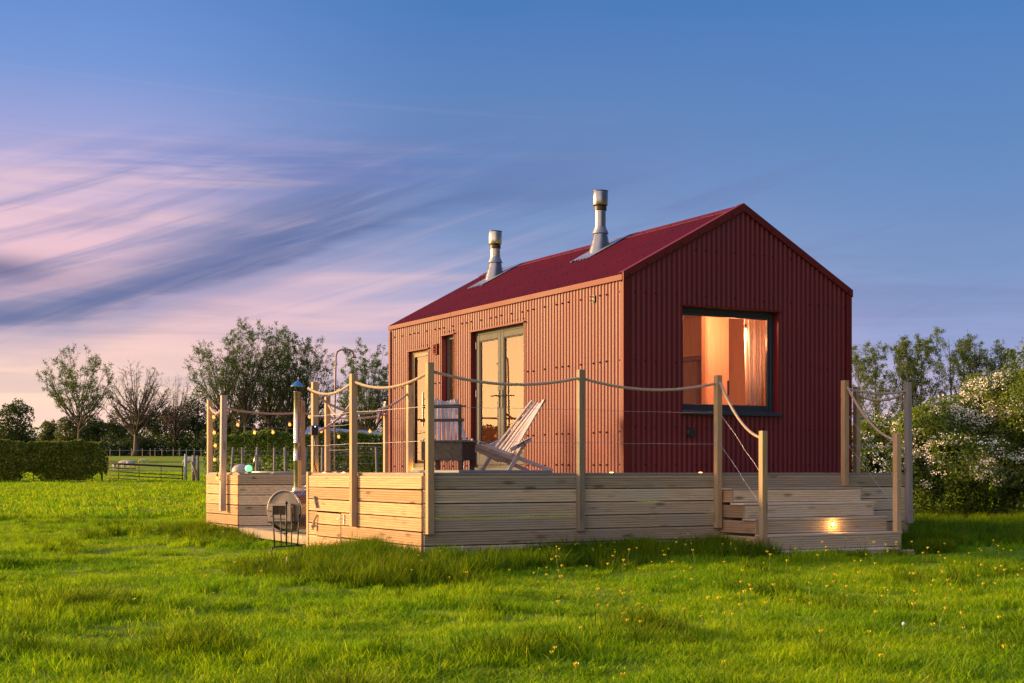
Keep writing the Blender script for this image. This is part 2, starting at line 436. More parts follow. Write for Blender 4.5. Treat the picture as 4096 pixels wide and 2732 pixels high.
def build_world():
    w = bpy.data.worlds.new('World'); scene.world = w; w.use_nodes = True
    nt = w.node_tree; nt.nodes.clear()
    out = nt.nodes.new('ShaderNodeOutputWorld')
    tc = nt.nodes.new('ShaderNodeTexCoord'); sp = nt.nodes.new('ShaderNodeSeparateXYZ')
    nt.links.new(tc.outputs['Generated'], sp.inputs[0])
    X, Y, Z = (E(nt, sp.outputs[i]) for i in range(3))
    az = X._op('ARCTAN2', Y) * (180 / PI)            # degrees from +Y towards +X
    el = Z._op('ARCSINE') * (180 / PI)
    def N(fx, fy, sc, det=4, ro=.55, dist=0.0, off=0.0):
        c = nt.nodes.new('ShaderNodeCombineXYZ')
        nt.links.new((fx).s, c.inputs[0]); nt.links.new((fy).s, c.inputs[1]); c.inputs[2].default_value = off
        return nz(nt, c.outputs[0], sc, det, ro, dist)
    e = (el / 60).cl()                                # 0..60 degrees
    def st(lst): return [(p / 60, lin(c)) for p, c in lst]
    mid = ramp(nt, e, st([(0, (232, 196, 190)), (2.5, (214, 186, 202)), (6, (178, 172, 208)), (9.5, (126, 150, 196)),
                          (13.5, (94, 132, 188)), (18.5, (70, 119, 184)), (30, (60, 110, 186)), (60, (60, 100, 170))]))
    left = ramp(nt, e, st([(0, (252, 218, 188)), (2, (255, 222, 194)), (4, (250, 210, 196)), (7, (240, 192, 198)), (9.5, (232, 192, 208)),
                           (12.5, (164, 164, 212)), (15.5, (116, 148, 210)), (19, (90, 134, 204)), (30, (78, 116, 190)), (60, (64, 104, 176))]))
    right = ramp(nt, e, st([(0, (226, 196, 200)), (2.5, (204, 184, 208)), (5, (150, 162, 210)), (8, (120, 147, 195)), (12, (98, 136, 190)),
                            (18.5, (72, 122, 188)), (30, (64, 112, 186)), (60, (60, 100, 170))]))
    c = mixc(nt, az.step(-17, -1), left, mid)
    c = mixc(nt, az.step(2, 19), c, right)
    # overhead and behind the viewer the sky is an even pale dusk blue-pink
    back = ramp(nt, e, st([(0, (120, 116, 158)), (15, (112, 126, 176)), (60, (104, 134, 190))]))
    c = mixc(nt, (az * az).pw(.5).step(50, 110), c, back)
    # high cirrus, stretched along the horizon
    u = az * .1; v = el * .42
    n1 = N(u * .55 + v * .25, v * 1.25, .9, 5, .58, .5)
    n2 = N(u * .5 - v * .22, v * 1.7, .9, 4, .55, .5, 4.0)
    low = el.step(13, 6) 
    dark = lin((104, 120, 168)); pale = lin((248, 202, 200))
    c = mixc(nt, n1.step(.46, .74, 0, .42) * low * el.step(1.5, 6), c, dark)
    c = mixc(nt, n2.step(.46, .66, 0, .62) * el.step(15, 9) * az.step(10, -12), c, pale)
    c = mixc(nt, n2.step(.46, .34, 0, .24) * low * az.step(22, 4), c, lin((130, 126, 166)))
    # the long slate band that sweeps up from the western horizon
    t = ((az + 20.0) / 20.5)
    pth = az.step(-20.5, 1.0, 5.85, 11.4)
    wob = (N(u * .6, v * .4, 1.6, 3, .5, 0.0, 9.0) - .5) * 1.6
    wob2 = (N(u * 1.2 - v * .5, v * 2.6, 1.3, 4, .55, .4, 2.0) - .5)
    d = el - pth + wob * az.step(-20, -8, .2, 1) + wob2 * .9
    wid = az.step(-20, -6, .75, 2.3)
    lowedge = d.step(-.55, .05); upper = ((d.mx(0.0)) / wid)
    band = lowedge * (upper * upper * -1.0).ex() * az.step(8, -12, .0, .9) * az.step(-40, -24)
    soft = (d + .7).step(-1.2, .3) * (upper * upper * -.35).ex() * az.step(17, -2, 0, .62) * az.step(-40, -24)
    ss = az * .95 + el * .30; tt = el * .95 - az * .30
    fib = N(ss * .07, tt * .62, 1.0, 6, .62, .7, 6.0); fib2 = N(ss * .05, tt * .9, 1.0, 6, .6, .6, 13.0)
    tex = fib.step(.30, .60, .38, 1)
    c = mixc(nt, fib2.step(.50, .68, 0, .55) * az.step(6, -14) * el.step(14, 10) * el.step(4.5, 7), c, lin((236, 196, 206)))
    c = mixc(nt, fib2.step(.49, .32, 0, .5) * az.step(24, 6) * el.step(15, 10) * el.step(4.5, 7.5), c, lin((106, 124, 178)))
    c = mixc(nt, (soft * tex).cl(), c, lin((106, 130, 182)))
    c = mixc(nt, (band * tex).cl(), c, lin((82, 100, 152)))
    # dark knot at the far left and thin veils higher up
    k = az.gauss(-20.5, 2.6) * el.gauss(7.7, .55) * .9
    c = mixc(nt, k.cl(), c, lin((86, 92, 142)))
    veil = el.gauss(12.1, 1.05) * (az + wob * 2).gauss(-8, 9.5) * N(u, v * 4, 1.4, 4, .6, .3, 11.0).step(.34, .62)
    c = mixc(nt, (veil * .62).cl(), c, lin((100, 120, 186)))
    # faint contrail high on the left
    tr = (el - (az * -.055 + 14.2) + wob2 * .12).gauss(0, .07) * az.step(9, -6) * .06
    c = mixc(nt, tr.cl(), c, lin((190, 170, 215)))
    # below the horizon
    c = mixc(nt, el.step(0, -3), c, lin((96, 104, 90)))
    bg = nt.nodes.new('ShaderNodeBackground'); nt.links.new(c, bg.inputs[0]); 
    # sunset glow out to the left of the frame plus a warm lobe added behind the camera to fill the deck front
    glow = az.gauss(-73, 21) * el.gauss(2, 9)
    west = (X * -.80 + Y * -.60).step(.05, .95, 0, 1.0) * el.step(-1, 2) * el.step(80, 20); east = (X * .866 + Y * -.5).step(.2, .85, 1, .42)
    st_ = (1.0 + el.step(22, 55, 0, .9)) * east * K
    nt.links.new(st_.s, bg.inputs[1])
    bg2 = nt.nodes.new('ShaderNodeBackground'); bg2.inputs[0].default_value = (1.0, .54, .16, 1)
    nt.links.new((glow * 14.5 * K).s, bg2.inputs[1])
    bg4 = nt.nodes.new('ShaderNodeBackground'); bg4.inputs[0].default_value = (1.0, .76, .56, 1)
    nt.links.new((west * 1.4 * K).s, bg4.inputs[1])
    sky = nt.nodes.new('ShaderNodeTexSky'); sky.sky_type = 'NISHITA'; sky.sun_disc = False
    sky.sun_elevation = SUN_EL; sky.sun_rotation = SUN_AZ
    bg3 = nt.nodes.new('ShaderNodeBackground'); nt.links.new(sky.outputs[0], bg3.inputs[0]); bg3.inputs[1].default_value = .004
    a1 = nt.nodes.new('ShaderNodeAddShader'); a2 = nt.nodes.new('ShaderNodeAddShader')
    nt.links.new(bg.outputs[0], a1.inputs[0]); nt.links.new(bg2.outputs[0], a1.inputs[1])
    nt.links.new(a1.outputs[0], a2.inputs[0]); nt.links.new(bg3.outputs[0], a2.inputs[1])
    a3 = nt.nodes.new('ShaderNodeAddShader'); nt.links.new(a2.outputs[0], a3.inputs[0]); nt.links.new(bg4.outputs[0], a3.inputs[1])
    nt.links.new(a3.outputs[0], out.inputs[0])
build_world()

# ------------------------------------------------------------------ ground
def graded(c0, c1, step, lo, hi, g=1.09):
    a = list(np.arange(c0, c1, step)); s = step; x = c0
    left = []
    while x > lo: s *= g; x -= s; left.append(x)
    s = step; x = a[-1]; right = []
    while x < hi: s *= g; x += s; right.append(x)
    return np.array(left[::-1] + a + right)
def ground():
    xs = graded(-9, 10, .16, -600, 600); ys = graded(4.5, 22, .16, -300, 1200)
    V = np.array([(x, y, gz(x, y)) for y in ys for x in xs])
    nx, ny = len(xs), len(ys)
    i, j = np.meshgrid(np.arange(nx - 1), np.arange(ny - 1)); b = (j * nx + i).ravel()
    F = np.stack([b, b + 1, b + nx + 1, b + nx], 1)
    o = np_mesh('meadow', V, F, M_GROUND, smooth=True); tag(o, kind='structure')
    o['label'] = 'green grazing meadow rising gently towards the woodland'
ground()

# ------------------------------------------------------------------ grass (stuff): clumps spread over the meadow
def blade_clump(name, nb, rad, h0, h1, w, bend, mat, seed):
    r = np.random.default_rng(seed); V = []; F4 = []
    faces = []
    for i in range(nb):
        a = r.uniform(0, 2 * PI); q = rad * math.sqrt(r.random()); x, y = q * math.cos(a), q * math.sin(a)
        h = r.uniform(h0, h1); la = r.uniform(0, 2 * PI); b = bend * h * r.uniform(.2, 1.2)
        dx, dy = math.cos(la), math.sin(la); fa = la + PI / 2 + r.uniform(-.6, .6)
        sx, sy = math.cos(fa) * w / 2, math.sin(fa) * w / 2
        o = len(V)
        for t, ww in ((0, .8), (.5, 1.0), (.82, .6)):
            px, py, pz = x + dx * b * t * t, y + dy * b * t * t, h * t * (1 - .15 * t * bend)
            V.append((px - sx * ww, py - sy * ww, pz)); V.append((px + sx * ww, py + sy * ww, pz))
        V.append((x + dx * b, y + dy * b, h * (1 - .15 * bend)))
        faces += [(o, o + 1, o + 3, o + 2), (o + 2, o + 3, o + 5, o + 4), (o + 4, o + 5, o + 6)]
    me = bpy.data.meshes.new(name); me.from_pydata(V, [], faces); me.materials.append(mat)
    at = me.attributes.new('rnd', 'FLOAT', 'FACE')
    rb = np.repeat(r.random(nb), 3); at.data.foreach_set('value', rb.astype(np.float32))
    me.update()
    return bpy.data.objects.new(name, me)

def scatter(name, label, pts, scl, variants, lean=.12):
    me = bpy.data.meshes.new(name); n = len(pts)
    me.vertices.add(n); me.vertices.foreach_set('co', np.asarray(pts, dtype=np.float32).ravel())
    rot = np.stack([rng.normal(0, lean, n), rng.normal(0, lean, n), rng.uniform(0, 2 * PI, n)], 1)
    a = me.attributes.new('rot', 'FLOAT_VECTOR', 'POINT'); a.data.foreach_set('vector', rot.astype(np.float32).ravel())
    a = me.attributes.new('scl', 'FLOAT_VECTOR', 'POINT'); a.data.foreach_set('vector', np.asarray(scl, dtype=np.float32).ravel())
    a = me.attributes.new('idx', 'INT', 'POINT'); a.data.foreach_set('value', rng.integers(0, len(variants), n).astype(np.int32))
    o = bpy.data.objects.new(name, me); COL.objects.link(o)
    cl = bpy.data.collections.new(name + '_clumps')
    for v in variants: cl.objects.link(v)
    g = bpy.data.node_groups.new(name, 'GeometryNodeTree')
    g.interface.new_socket('Geometry', in_out='INPUT', socket_type='NodeSocketGeometry')
    g.interface.new_socket('Geometry', in_out='OUTPUT', socket_type='NodeSocketGeometry')
    gi = g.nodes.new('NodeGroupInput'); go = g.nodes.new('NodeGroupOutput')
    iop = g.nodes.new('GeometryNodeInstanceOnPoints'); ci = g.nodes.new('GeometryNodeCollectionInfo')
    ci.inputs['Collection'].default_value = cl; ci.inputs['Separate Children'].default_value = True
    ci.inputs['Reset Children'].default_value = True
    iop.inputs['Pick Instance'].default_value = True
    def na(nm, dt):
        q = g.nodes.new('GeometryNodeInputNamedAttribute'); q.data_type = dt; q.inputs['Name'].default_value = nm
        return next(s for s in q.outputs if s.enabled and s.name == 'Attribute')
    L = g.links.new
    L(gi.outputs[0], iop.inputs['Points']); L(ci.outputs[0], iop.inputs['Instance'])
    L(na('idx', 'INT'), iop.inputs['Instance Index'])
    er = g.nodes.new('FunctionNodeEulerToRotation'); L(na('rot', 'FLOAT_VECTOR'), er.inputs[0]); L(er.outputs[0], iop.inputs['Rotation'])
    L(na('scl', 'FLOAT_VECTOR'), iop.inputs['Scale']); L(iop.outputs[0], go.inputs[0])
    md = o.modifiers.new('scatter', 'NODES'); md.node_group = g
    return tag(o, label, 'grass', kind='stuff')

DECKPOLY = [(-.03, -.03), (7.0, -.03), (7.0, 8.2), (.1, 8.2), (.1, 6.6), (0, 3.4)]
INV = SITE.inverted()
def under_deck(x, y):
    p = INV @ Vector((x, y, 0)); a, b = p.x, p.y
    if -.02 < a < 7.0 and -.02 < b < 8.3: return True
    return 3.75 < a < 5.95 and -1.2 < b < 0
def tall(x, y):
    """0..1: strength of the unmown fringe along the deck"""
    p = INV @ Vector((x, y, 0)); a, b = p.x, p.y
    nn = .35 * noise.noise(Vector((x * 1.3, y * 1.3, 0)))
    m = 0
    if -2.3 < a < 3.9 and b < .2: # front fringe
        lim = -1.95 + .17 * a + nn * 1.2 - (.25 if a < -.5 else 0)
        m = max(m, min(1, max(0, (b - lim) / .3)) * min(1, (a + 2.2 - nn) / .6))
    if -1.0 < a < .1 and -.5 < b < 1.9: m = max(m, min(1, (a + .95 + nn) / .3) * min(1, (2.0 - b) / .4))
    if -1.1 < a < .3 and b > 5.6 and b < 9: m = max(m, .8 * min(1, max(0, (a + 1.0 + nn) / .3)))
    if -.6 < a < .6 and 5 < b < 5.9: m = max(m, .5)
    if a > 5.7 and -1.2 < b < .3: m = max(m, .8 * min(1, max(0, (b + 1.0 + nn) / .3)))
    if 3.9 <= a <= 5.7 and -1.75 < b < -1.0: m = max(m, .35 * (.7 + nn))
    if x > 5.8 and y > 19.5: m = max(m, min(1, (y - 19.0 + nn * 2) / 1.5))
    if y > 60 and y < 70 and x < -18: m = max(m, .5)
    m *= min(1, max(0, math.hypot(x + 2.42, y - 14.9) - .35) / .35)
    return max(0.0, m)
def mown(x, y):
    """short pale strip round the deck"""
    d = math.hypot((x + 3.1) / 2.0, (y - 14.6) / 1.7)
    m = max(0, min(1, (1.15 - d) * 2.5))
    p = INV @ Vector((x, y, 0)); a, b = p.x, p.y
    if -2 < a < 7.5:
        m = max(m, math.exp(-((b + 2.3 - .12 * a) / .4) ** 2) * .8)
    return m
def tuss(x, y):
    n = noise.noise(Vector((x * .75, y * .95, 5.0))) + .55 * noise.noise(Vector((x * 2.0, y * 2.3, 8.0)))
    return n

def grass():
    near = [blade_clump('grass_clump', 95, .13, .045, .115, .0048, .8, M_GRASS, i) for i in range(6)]
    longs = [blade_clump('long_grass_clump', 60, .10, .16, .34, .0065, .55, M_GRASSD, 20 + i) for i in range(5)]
    far = [blade_clump('far_grass_clump', 70, .45, .05, .15, .022, .7, M_GRASS, 40 + i) for i in range(5)]
    P = []; SC = []; PL = []; SL = []; PF = []; SF = []
    def emit(y0, y1, dens, kind):
        wl = .40; n = 0
        area = .5 * (y1 ** 2 - y0 ** 2) * 2 * wl + (y1 - y0) * 1.6
        N = int(area * dens)
        for _ in range(N):
            y = math.sqrt(rng.uniform(y0 ** 2, y1 ** 2)); x = rng.uniform(-1, 1) * (wl * y + .8)
            if under_deck(x, y): continue
            t = tall(x, y); z = gz(x, y)
            if kind == 'far':
                s = .8 + .5 * tuss(x, y)
                PF.append((x, y, z - .01)); s = max(.35, s); SF.append((1, 1, s)); continue
            tu = tuss(x, y); mw = mown(x, y)
            if t > .25 and rng.random() < t * .8:
                s = (.38 + .48 * t) * rng.uniform(.7, 1.15)
                PL.append((x, y, z - .01)); SL.append((1, 1, s))
            s = max(.38, .76 + .9 * tu) * (1 - .45 * mw)
            P.append((x, y, z - .008)); SC.append((1, 1, s))
            if tu > .26 and mw < .2 and rng.random() < (tu - .2) * 1.3:
                PL.append((x, y, z - .02)); SL.append((1, 1, .50 + .55 * (tu - .26)))
    emit(5.2, 9, 75, 'near'); emit(9, 16, 48, 'near'); emit(16, 30, 24, 'near')
    emit(28, 60, 3.2, 'far'); emit(60, 110, 1.2, 'far')
    # thick tufts against the boards
    def strip(a0, b0, a1, b1, n, w, s0):
        for _ in range(n):
            t = rng.random(); o = abs(rng.normal(0, w))
            a = a0 + (a1 - a0) * t; b = b0 + (b1 - b0) * t
            dx, dy = (b1 - b0), -(a1 - a0); L = math.hypot(dx, dy)
            p = S(a + dx / L * o, b + dy / L * o)
            q = .55 + .8 * noise.noise(Vector((p.x * 1.4, p.y * 1.4, 2)))
            PL.append((p.x, p.y, gz(p.x, p.y) - .01)); SL.append((1, 1, max(.3, s0 * (q + .4)) * rng.uniform(.7, 1.15)))
    strip(3.8, -.06, 0, -.06, 0, .1, 1)
    strip(0, -.06, 3.8, -.06, 300, .30, .72); strip(1.6, -.06, 3.8, -.06, 160, .3, .7)
    strip(-.06, 1.9, -.06, 0, 0, .1, 1)
    for a0, b0, a1, b1, n, s0 in ((0, 1.6, 0, 0, 200, .80), (0, 3.0, 0, 1.7, 30, .3), (.1, 8.3, .1, 6.6, 150, .7), (.3, 5.9, .1, 6.6, 30, .5), (5.95, -1.2, 5.95, 0, 90, .6), (6.0, 0, 7.3, 0, 150, .8)):
        for _ in range(n):
            t = rng.random(); o = abs(rng.normal(0, .28))
            sgn = -1 if a0 < 3 else 1
            a = a0 + (a1 - a0) * t + sgn * (.07 + o); b = b0 + (b1 - b0) * t
            if b0 == 0 and b1 == 0: a = a0 + (a1 - a0) * t; b = -.08 - o
            p = S(a, b)
            q = .6 + .8 * noise.noise(Vector((p.x * 1.4, p.y * 1.4, 2)))
            PL.append((p.x, p.y, gz(p.x, p.y) - .01)); SL.append((1, 1, max(.3, s0 * (q + .35)) * rng.uniform(.7, 1.15)))
    scatter('meadow_grass', 'short bright green meadow grass in low tussocks around the deck', P, SC, near)
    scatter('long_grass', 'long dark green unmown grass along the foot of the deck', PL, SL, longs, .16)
    scatter('distant_grass', 'grass sward of the meadow further off', PF, SF, far)
    print('grass clumps', len(P), len(PL), len(PF))
grass()

# buttercups: the nearest ones one by one, the rest of the drift as stuff
def buttercups():
    def flower(mb, x, y, z, h, lean, sz, ang):
        top = Vector((x + lean * math.cos(ang), y + lean * math.sin(ang), z + h))
        mb.tube([(x, y, z), (x + lean * .3 * math.cos(ang), y + lean * .3 * math.sin(ang), z + h * .6), top], .0014, 3, mat=1)
        for k in range(5):
            a = ang + k * 2 * PI / 5; ca, sa = math.cos(a), math.sin(a)
            p = [top + Vector((0, 0, -.002)), top + Vector((ca * .75 - sa * .55, sa * .75 + ca * .55, .75)) * sz,
                 top + Vector((ca * .8, sa * .8, 1.35)) * sz, top + Vector((ca * .75 + sa * .55, sa * .75 - ca * .55, .75)) * sz]
            mb.add(p, [(0, 1, 2, 3)], 0)
    protos = []
    for i in range(6):
        mb = MB(WORLD); r = random.Random(i)
        flower(mb, 0, 0, 0, r.uniform(.17, .24), r.uniform(.0, .05), .0115 + .003 * r.random(), r.uniform(0, 6.28))
        protos.append(mb)
    pts = []
    for _ in range(9000):
        y = math.sqrt(rng.uniform(5.6 ** 2, 60 ** 2)); x = rng.uniform(-.385, .385) * y
        if under_deck(x, y) or mown(x, y) > .45: continue
        rgt = x / (y * .36)
        if y < 17:
            d = .13 + (2.4 if rgt > .05 else .22) * max(0, .75 + 1.1 * noise.noise(Vector((x * .7, y * .5, 2)))) * min(1, max(.15, (y - 5) / 4))
            if y < 9 and rgt < .1: d *= .35
            d *= .55
        else:
            if x > 0: continue
            d = .42 * max(0, .7 + 1.3 * noise.noise(Vector((x * .3, y * .15, 2))))
        if rng.random() < d: pts.append((x, y))
    pts.sort(key=lambda p: p[1])
    meshes = None
    first = []
    for i, (x, y) in enumerate(pts[:300]):
        if i < 6:
            o = protos[i].build('buttercup', [M_YELLOW, M_STEM], origin=(0, 0, 0)); first.append(o)
        else:
            o = first[i % 6].copy(); COL.objects.link(o)
        o.location = (x, y, gz(x, y)); o.rotation_euler = (0, 0, rng.uniform(0, 6.28)); s = rng.uniform(.75, 1.15); o.scale = (s, s, s)
        tag(o, 'small yellow buttercup on a thin stem in the meadow grass', 'buttercup', 'buttercups scattered in the near meadow')
    mb = MB(WORLD)
    for x, y in pts[300:]:
        flower(mb, x, y, gz(x, y), rng.uniform(.15, .23), .02, .013 if y < 20 else .021, rng.uniform(0, 6.28))
    o = mb.build('distant_buttercups', [M_YELLOW, M_STEM]); tag(o, 'yellow buttercups drifting across the far meadow', 'buttercups', kind='stuff')
    print('buttercups', len(pts))
    d = MB(WORLD); x, y = 2.29, 8.25
    d.tube([(x, y, gz(x, y)), (x + .01, y, gz(x, y) + .15)], .002, 4, mat=1); d.ball((x + .01, y, gz(x, y) + .16), .011, 10)
    t = thing('dandelion_clock', 'round white dandelion seed head among the buttercups', 'dandelion', (x, y, gz(x, y)), WORLD)
    d.build('seed_head', [M_CURT, M_STEM], t)
buttercups()
# ------------------------------------------------------------------ timber deck
def board_profile(h, th=.026, n=5):
    """grooved decking board: (offset outward, z) from bottom to top"""
    pts = [(0, 0), (th - .004, .001), (th, .005)]
    pitch = (h - .010) / n
    for i in range(1, n):
        z = .005 + pitch * i
        pts += [(th, z - .0045), (th - .009, z - .0025), (th - .009, z + .0025), (th, z + .0045)]
    pts += [(th, h - .005), (th - .004, h - .001), (0, h)]
    return pts

def clad(mb, p0, p1, zt, nb, h=.141, gap=.010, out=(0, -1), joints=(), th=.026):
    """stack nb horizontal boards from zt down between plan points p0,p1"""
    p0 = Vector(p0); p1 = Vector(p1); ou = Vector(out); L = (p1 - p0).length; d = (p1 - p0) / L
    for i in range(nb):
        z0 = zt - (i + 1) * h - i * gap
        cuts = [0] + [j for j, rows in joints if i in rows] + [L]
        for q in range(len(cuts) - 1):
            c0, c1 = cuts[q] + (.0015 if q else 0), cuts[q + 1] - (.0015 if q < len(cuts) - 2 else 0)
            wob = random.uniform(-.0012, .0012)
            prof = board_profile(h, th + wob); n = len(prof); vs = []
            tilt = random.uniform(-.0025, .0025)
            for s_, tz in ((c0, -tilt), (c1, tilt)):
                for o, z in prof:
                    p = p0 + d * s_ + ou * o
                    vs.append((p.x, p.y, z0 + z + tz))
            fs = [(k, k + 1, n + k + 1, n + k) for k in range(n - 1)] + [tuple(range(n)), tuple(range(2 * n - 1, n - 1, -1))]
            mb.add(vs, fs)

def rope_curve(p0, p1, sag, n, wob=0.0):
    p0 = Vector(p0); p1 = Vector(p1); out = []
    for i in range(n + 1):
        t = i / n; p = p0.lerp(p1, t); p.z -= 4 * sag * t * (1 - t)
        if wob: p.z += wob * noise.noise(Vector((t * 4, wob * 77, sag)))
        out.append(p)
    return out
def rope(p0, p1, sag, parent, r=.0165, name='rope'):
    L = (Vector(p1) - Vector(p0)).length * 1.03 + sag * .5
    n = int(L / .014); c = rope_curve(p0, p1, sag, n); mb = MB()
    for k in range(3):
        pts = []
        for i, p in enumerate(c):
            t = (c[min(i + 1, n)] - c[max(i - 1, 0)]).normalized()
            s1 = t.cross(Vector((0, 0, 1))).normalized(); s2 = s1.cross(t)
            a = 2 * PI * (i * .014 / .095 + k / 3)
            pts.append(p + (s1 * math.cos(a) + s2 * math.sin(a)) * r * .52)
        mb.tube(pts, r * .56, 6)
    return mb.build(name, M_ROPE, parent, smooth=True)
def wire(p0, p1, parent, sag=.006, wob=.006, name='wire'):
    mb = MB(); mb.tube(rope_curve(p0, p1, sag, 14, wob), .0021, 5)
    for p, q in ((p0, p1), (p1, p0)):
        d = (Vector(q) - Vector(p)).normalized()
        mb.tube([Vector(p) - d * .012, Vector(p) + d * .02], .004, 6)
    return mb.build(name, M_WIRE, parent, smooth=True)

PT = 1.165
deck = thing('timber_deck', 'raised grooved pine deck with square posts and sagging ropes round the red cabin', 'deck', (0, 0, 0))
fl = MB(); fl.prism([(0, 0), (6.97, 0), (6.97, 8.2), (.1, 8.2), (.1, 6.6), (1.5, 6.0), (1.5, 3.4), (0, 3.4)], -.034, -.012)
# surface boards running along the front
for i in range(int(8.2 / .149)):
    b0 = i * .149; b1 = b0 + .144
    a0 = -.004 if b1 <= 3.4 else (1.502 if b0 < 6.0 else max(.104, 1.5 - (b0 - 6.0) / .6 * 1.4) + .01)
    fl.box(a0, 6.975, b0 - (.004 if i == 0 else 0), b1, -.0125, 0.0)
fl.build('floor', M_FLOOR, deck)
m = MB(); clad(m, (0, 0), (6.97, 0), -.036, 8, out=(0, -1), joints=((3.78, (2, 5)), (1.2, (6,)), (6.1, (3,)))); m.build('cladding', M_BX, deck)
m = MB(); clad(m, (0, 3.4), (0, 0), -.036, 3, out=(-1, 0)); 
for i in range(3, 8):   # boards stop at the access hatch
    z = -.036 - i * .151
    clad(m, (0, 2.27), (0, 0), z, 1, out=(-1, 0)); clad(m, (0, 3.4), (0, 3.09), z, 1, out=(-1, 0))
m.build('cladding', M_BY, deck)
h = MB(); clad(h, (0, 3.082), (0, 2.278), -.497, 5, out=(-1, 0), th=.032)
hd = h.build('access_hatch', M_BY, deck)
k = MB(); k.beam((-.045, 3.02, -.44), (-.05, 3.10, -.30), .022, .035, (1, 0, 0)); k.build('turn_latch', M_OLD, hd, bevel=.003)
k = MB(); k.box(-.036, -.032, 2.15, 2.18, -.62, -.50)
k.add([(-.0375, 2.18, -.575), (-.0375, 2.18, -.545), (-.0375, 2.40, -.555), (-.0375, 2.40, -.565)], [(0, 1, 2, 3)])
k.box(-.0375, -.0335, 2.18, 2.34, -.572, -.548); k.build('hinge', M_ZINC, hd)
k = MB(); c = [Vector((-.04, 3.03, -.53)), Vector((-.06, 3.06, -.57)), Vector((-.07, 3.08, -.61)), Vector((-.06, 3.10, -.65))]
k.tube(c, .014, 8); k.ball((-.07, 3.10, -.665), .036, 10, sz=.8)
for q in range(5): k.tube([(-.07, 3.08 + .012 * q, -.68), (-.075, 3.07 + .016 * q, -.72)], .006, 5)
k.build('rope_pull', M_ROPE, hd, smooth=True)
for p0, p1, out in (((0, 3.4), (1.5, 3.4), (0, 1)), ((1.5, 6.0), (1.5, 3.4), (-1, 0)), ((.1, 8.2), (.1, 6.6), (-1, 0)), ((6.97, 0), (6.97, 8.2), (1, 0)), ((6.97, 8.2), (.1, 8.2), (0, 1))):
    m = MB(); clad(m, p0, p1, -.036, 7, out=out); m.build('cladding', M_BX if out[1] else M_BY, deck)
dE = Vector((1.4, -.6)).normalized()
m = MB(); clad(m, (.1, 6.6), (1.5, 6.0), -.036, 7, out=(-.3939, -.9191)); m.build('cladding', M_BX, deck)
# low platform at the foot of the tub heater, with its box step
m = MB()
for i in range(20):
    b0 = 3.5 + i * .15
    a0 = .02 + (.1 * (b0 - 3.5) / 3.0); a1 = 1.45 if b0 < 5.9 else max(a0 + .05, 1.45 - (b0 - 5.9) * 2.2)
    m.box(a0, a1, b0, b0 + .143, -.838, -.81)
m.beam((.01, 3.5, -.87), (.09, 6.55, -.87), .03, .11, mat=0); m.beam((.03, 3.46, -.84), (.03, 4.1, -.84), .06, .05)
m.build('low_platform', M_FLOOR, deck)
m = MB(); clad(m, (.40, 3.62), (1.2, 3.62), -.70, 1, out=(0, -1)); clad(m, (.40, 4.0), (.40, 3.62), -.70, 1, h=.11, out=(-1, 0))
m.box(.37, 1.2, 3.58, 4.0, -.70, -.672); m.build('box_step', M_BX, deck)

m = MB(); m.box(-.034, .004, 3.375, 3.44, -1.05, .012); m.build('corner_board', M_POST, deck, bevel=.003)
# rail posts
def post(a, b, z0, z1=PT, mat=None, w=.074, par=deck, lean=(0, 0)):
    m = MB(); h = w / 2; r = random.random()
    vs = []
    for z, la, lb in ((z0, 0, 0), (z1, *lean)):
        vs += [(a + la - h, b + lb - h, z), (a + la + h, b + lb - h, z), (a + la + h, b + lb + h, z), (a + la - h, b + lb + h, z)]
    m.add(vs, [(3, 2, 1, 0), (4, 5, 6, 7), (0, 1, 5, 4), (1, 2, 6, 5), (2, 3, 7, 6), (3, 0, 4, 7)], rnd=r)
    m.v = [(x, y, z) for x, y, z in m.v]
    o = m.build('post', mat or M_POST, par, bevel=.003)
    if z0 < -.2:      # coach bolt heads
        q = MB()
        for zz in (-.10, -.50):
            if zz > z0 + .05:
                ax = (0, -1, 0) if b < 0 else (-1, 0, 0)
                q.lathe([(0, .006), (.009, .004), (.010, 0)], (a, b - h, zz) if b < 0 else (a - h, b, zz), 10, axis=ax)
        if q.v: q.build('bolt_head', M_ZINC, o)
    return o
GP = wood('greyed_front_post', (.36, .29, .19), (.27, .21, .13), 'z', knots=.7, grey=(.30, .28, .25))
post(.045, -.064, -.655, 1.175); post(1.93, -.064, -.66, mat=GP); post(3.857, -.064, -.66); post(5.85, -.064, -.17)
post(6.95, -.064, -.66, 1.175, mat=M_GPOST, lean=(-.03, 0)); post(6.89, .85, 0, 1.165)
post(-.064, 1.79, -.63); post(.04, 3.33, 0, 1.16); post(-.0, 7.10, -.58, 1.165, mat=M_GPOST, w=.085, lean=(.02, 0)); post(.14, 8.22, -.4, 1.15)
post(1.68, 8.2, 0, 1.165); post(3.2, 8.27, 0, 1.165); post(1.42, 3.44, 0, 1.165); post(1.5, 5.57, 0, 1.165); post(1.55, 6.75, 0, 1.165)
RZ = 1.075
def P_(a, b, z=RZ): return (a, b, z)
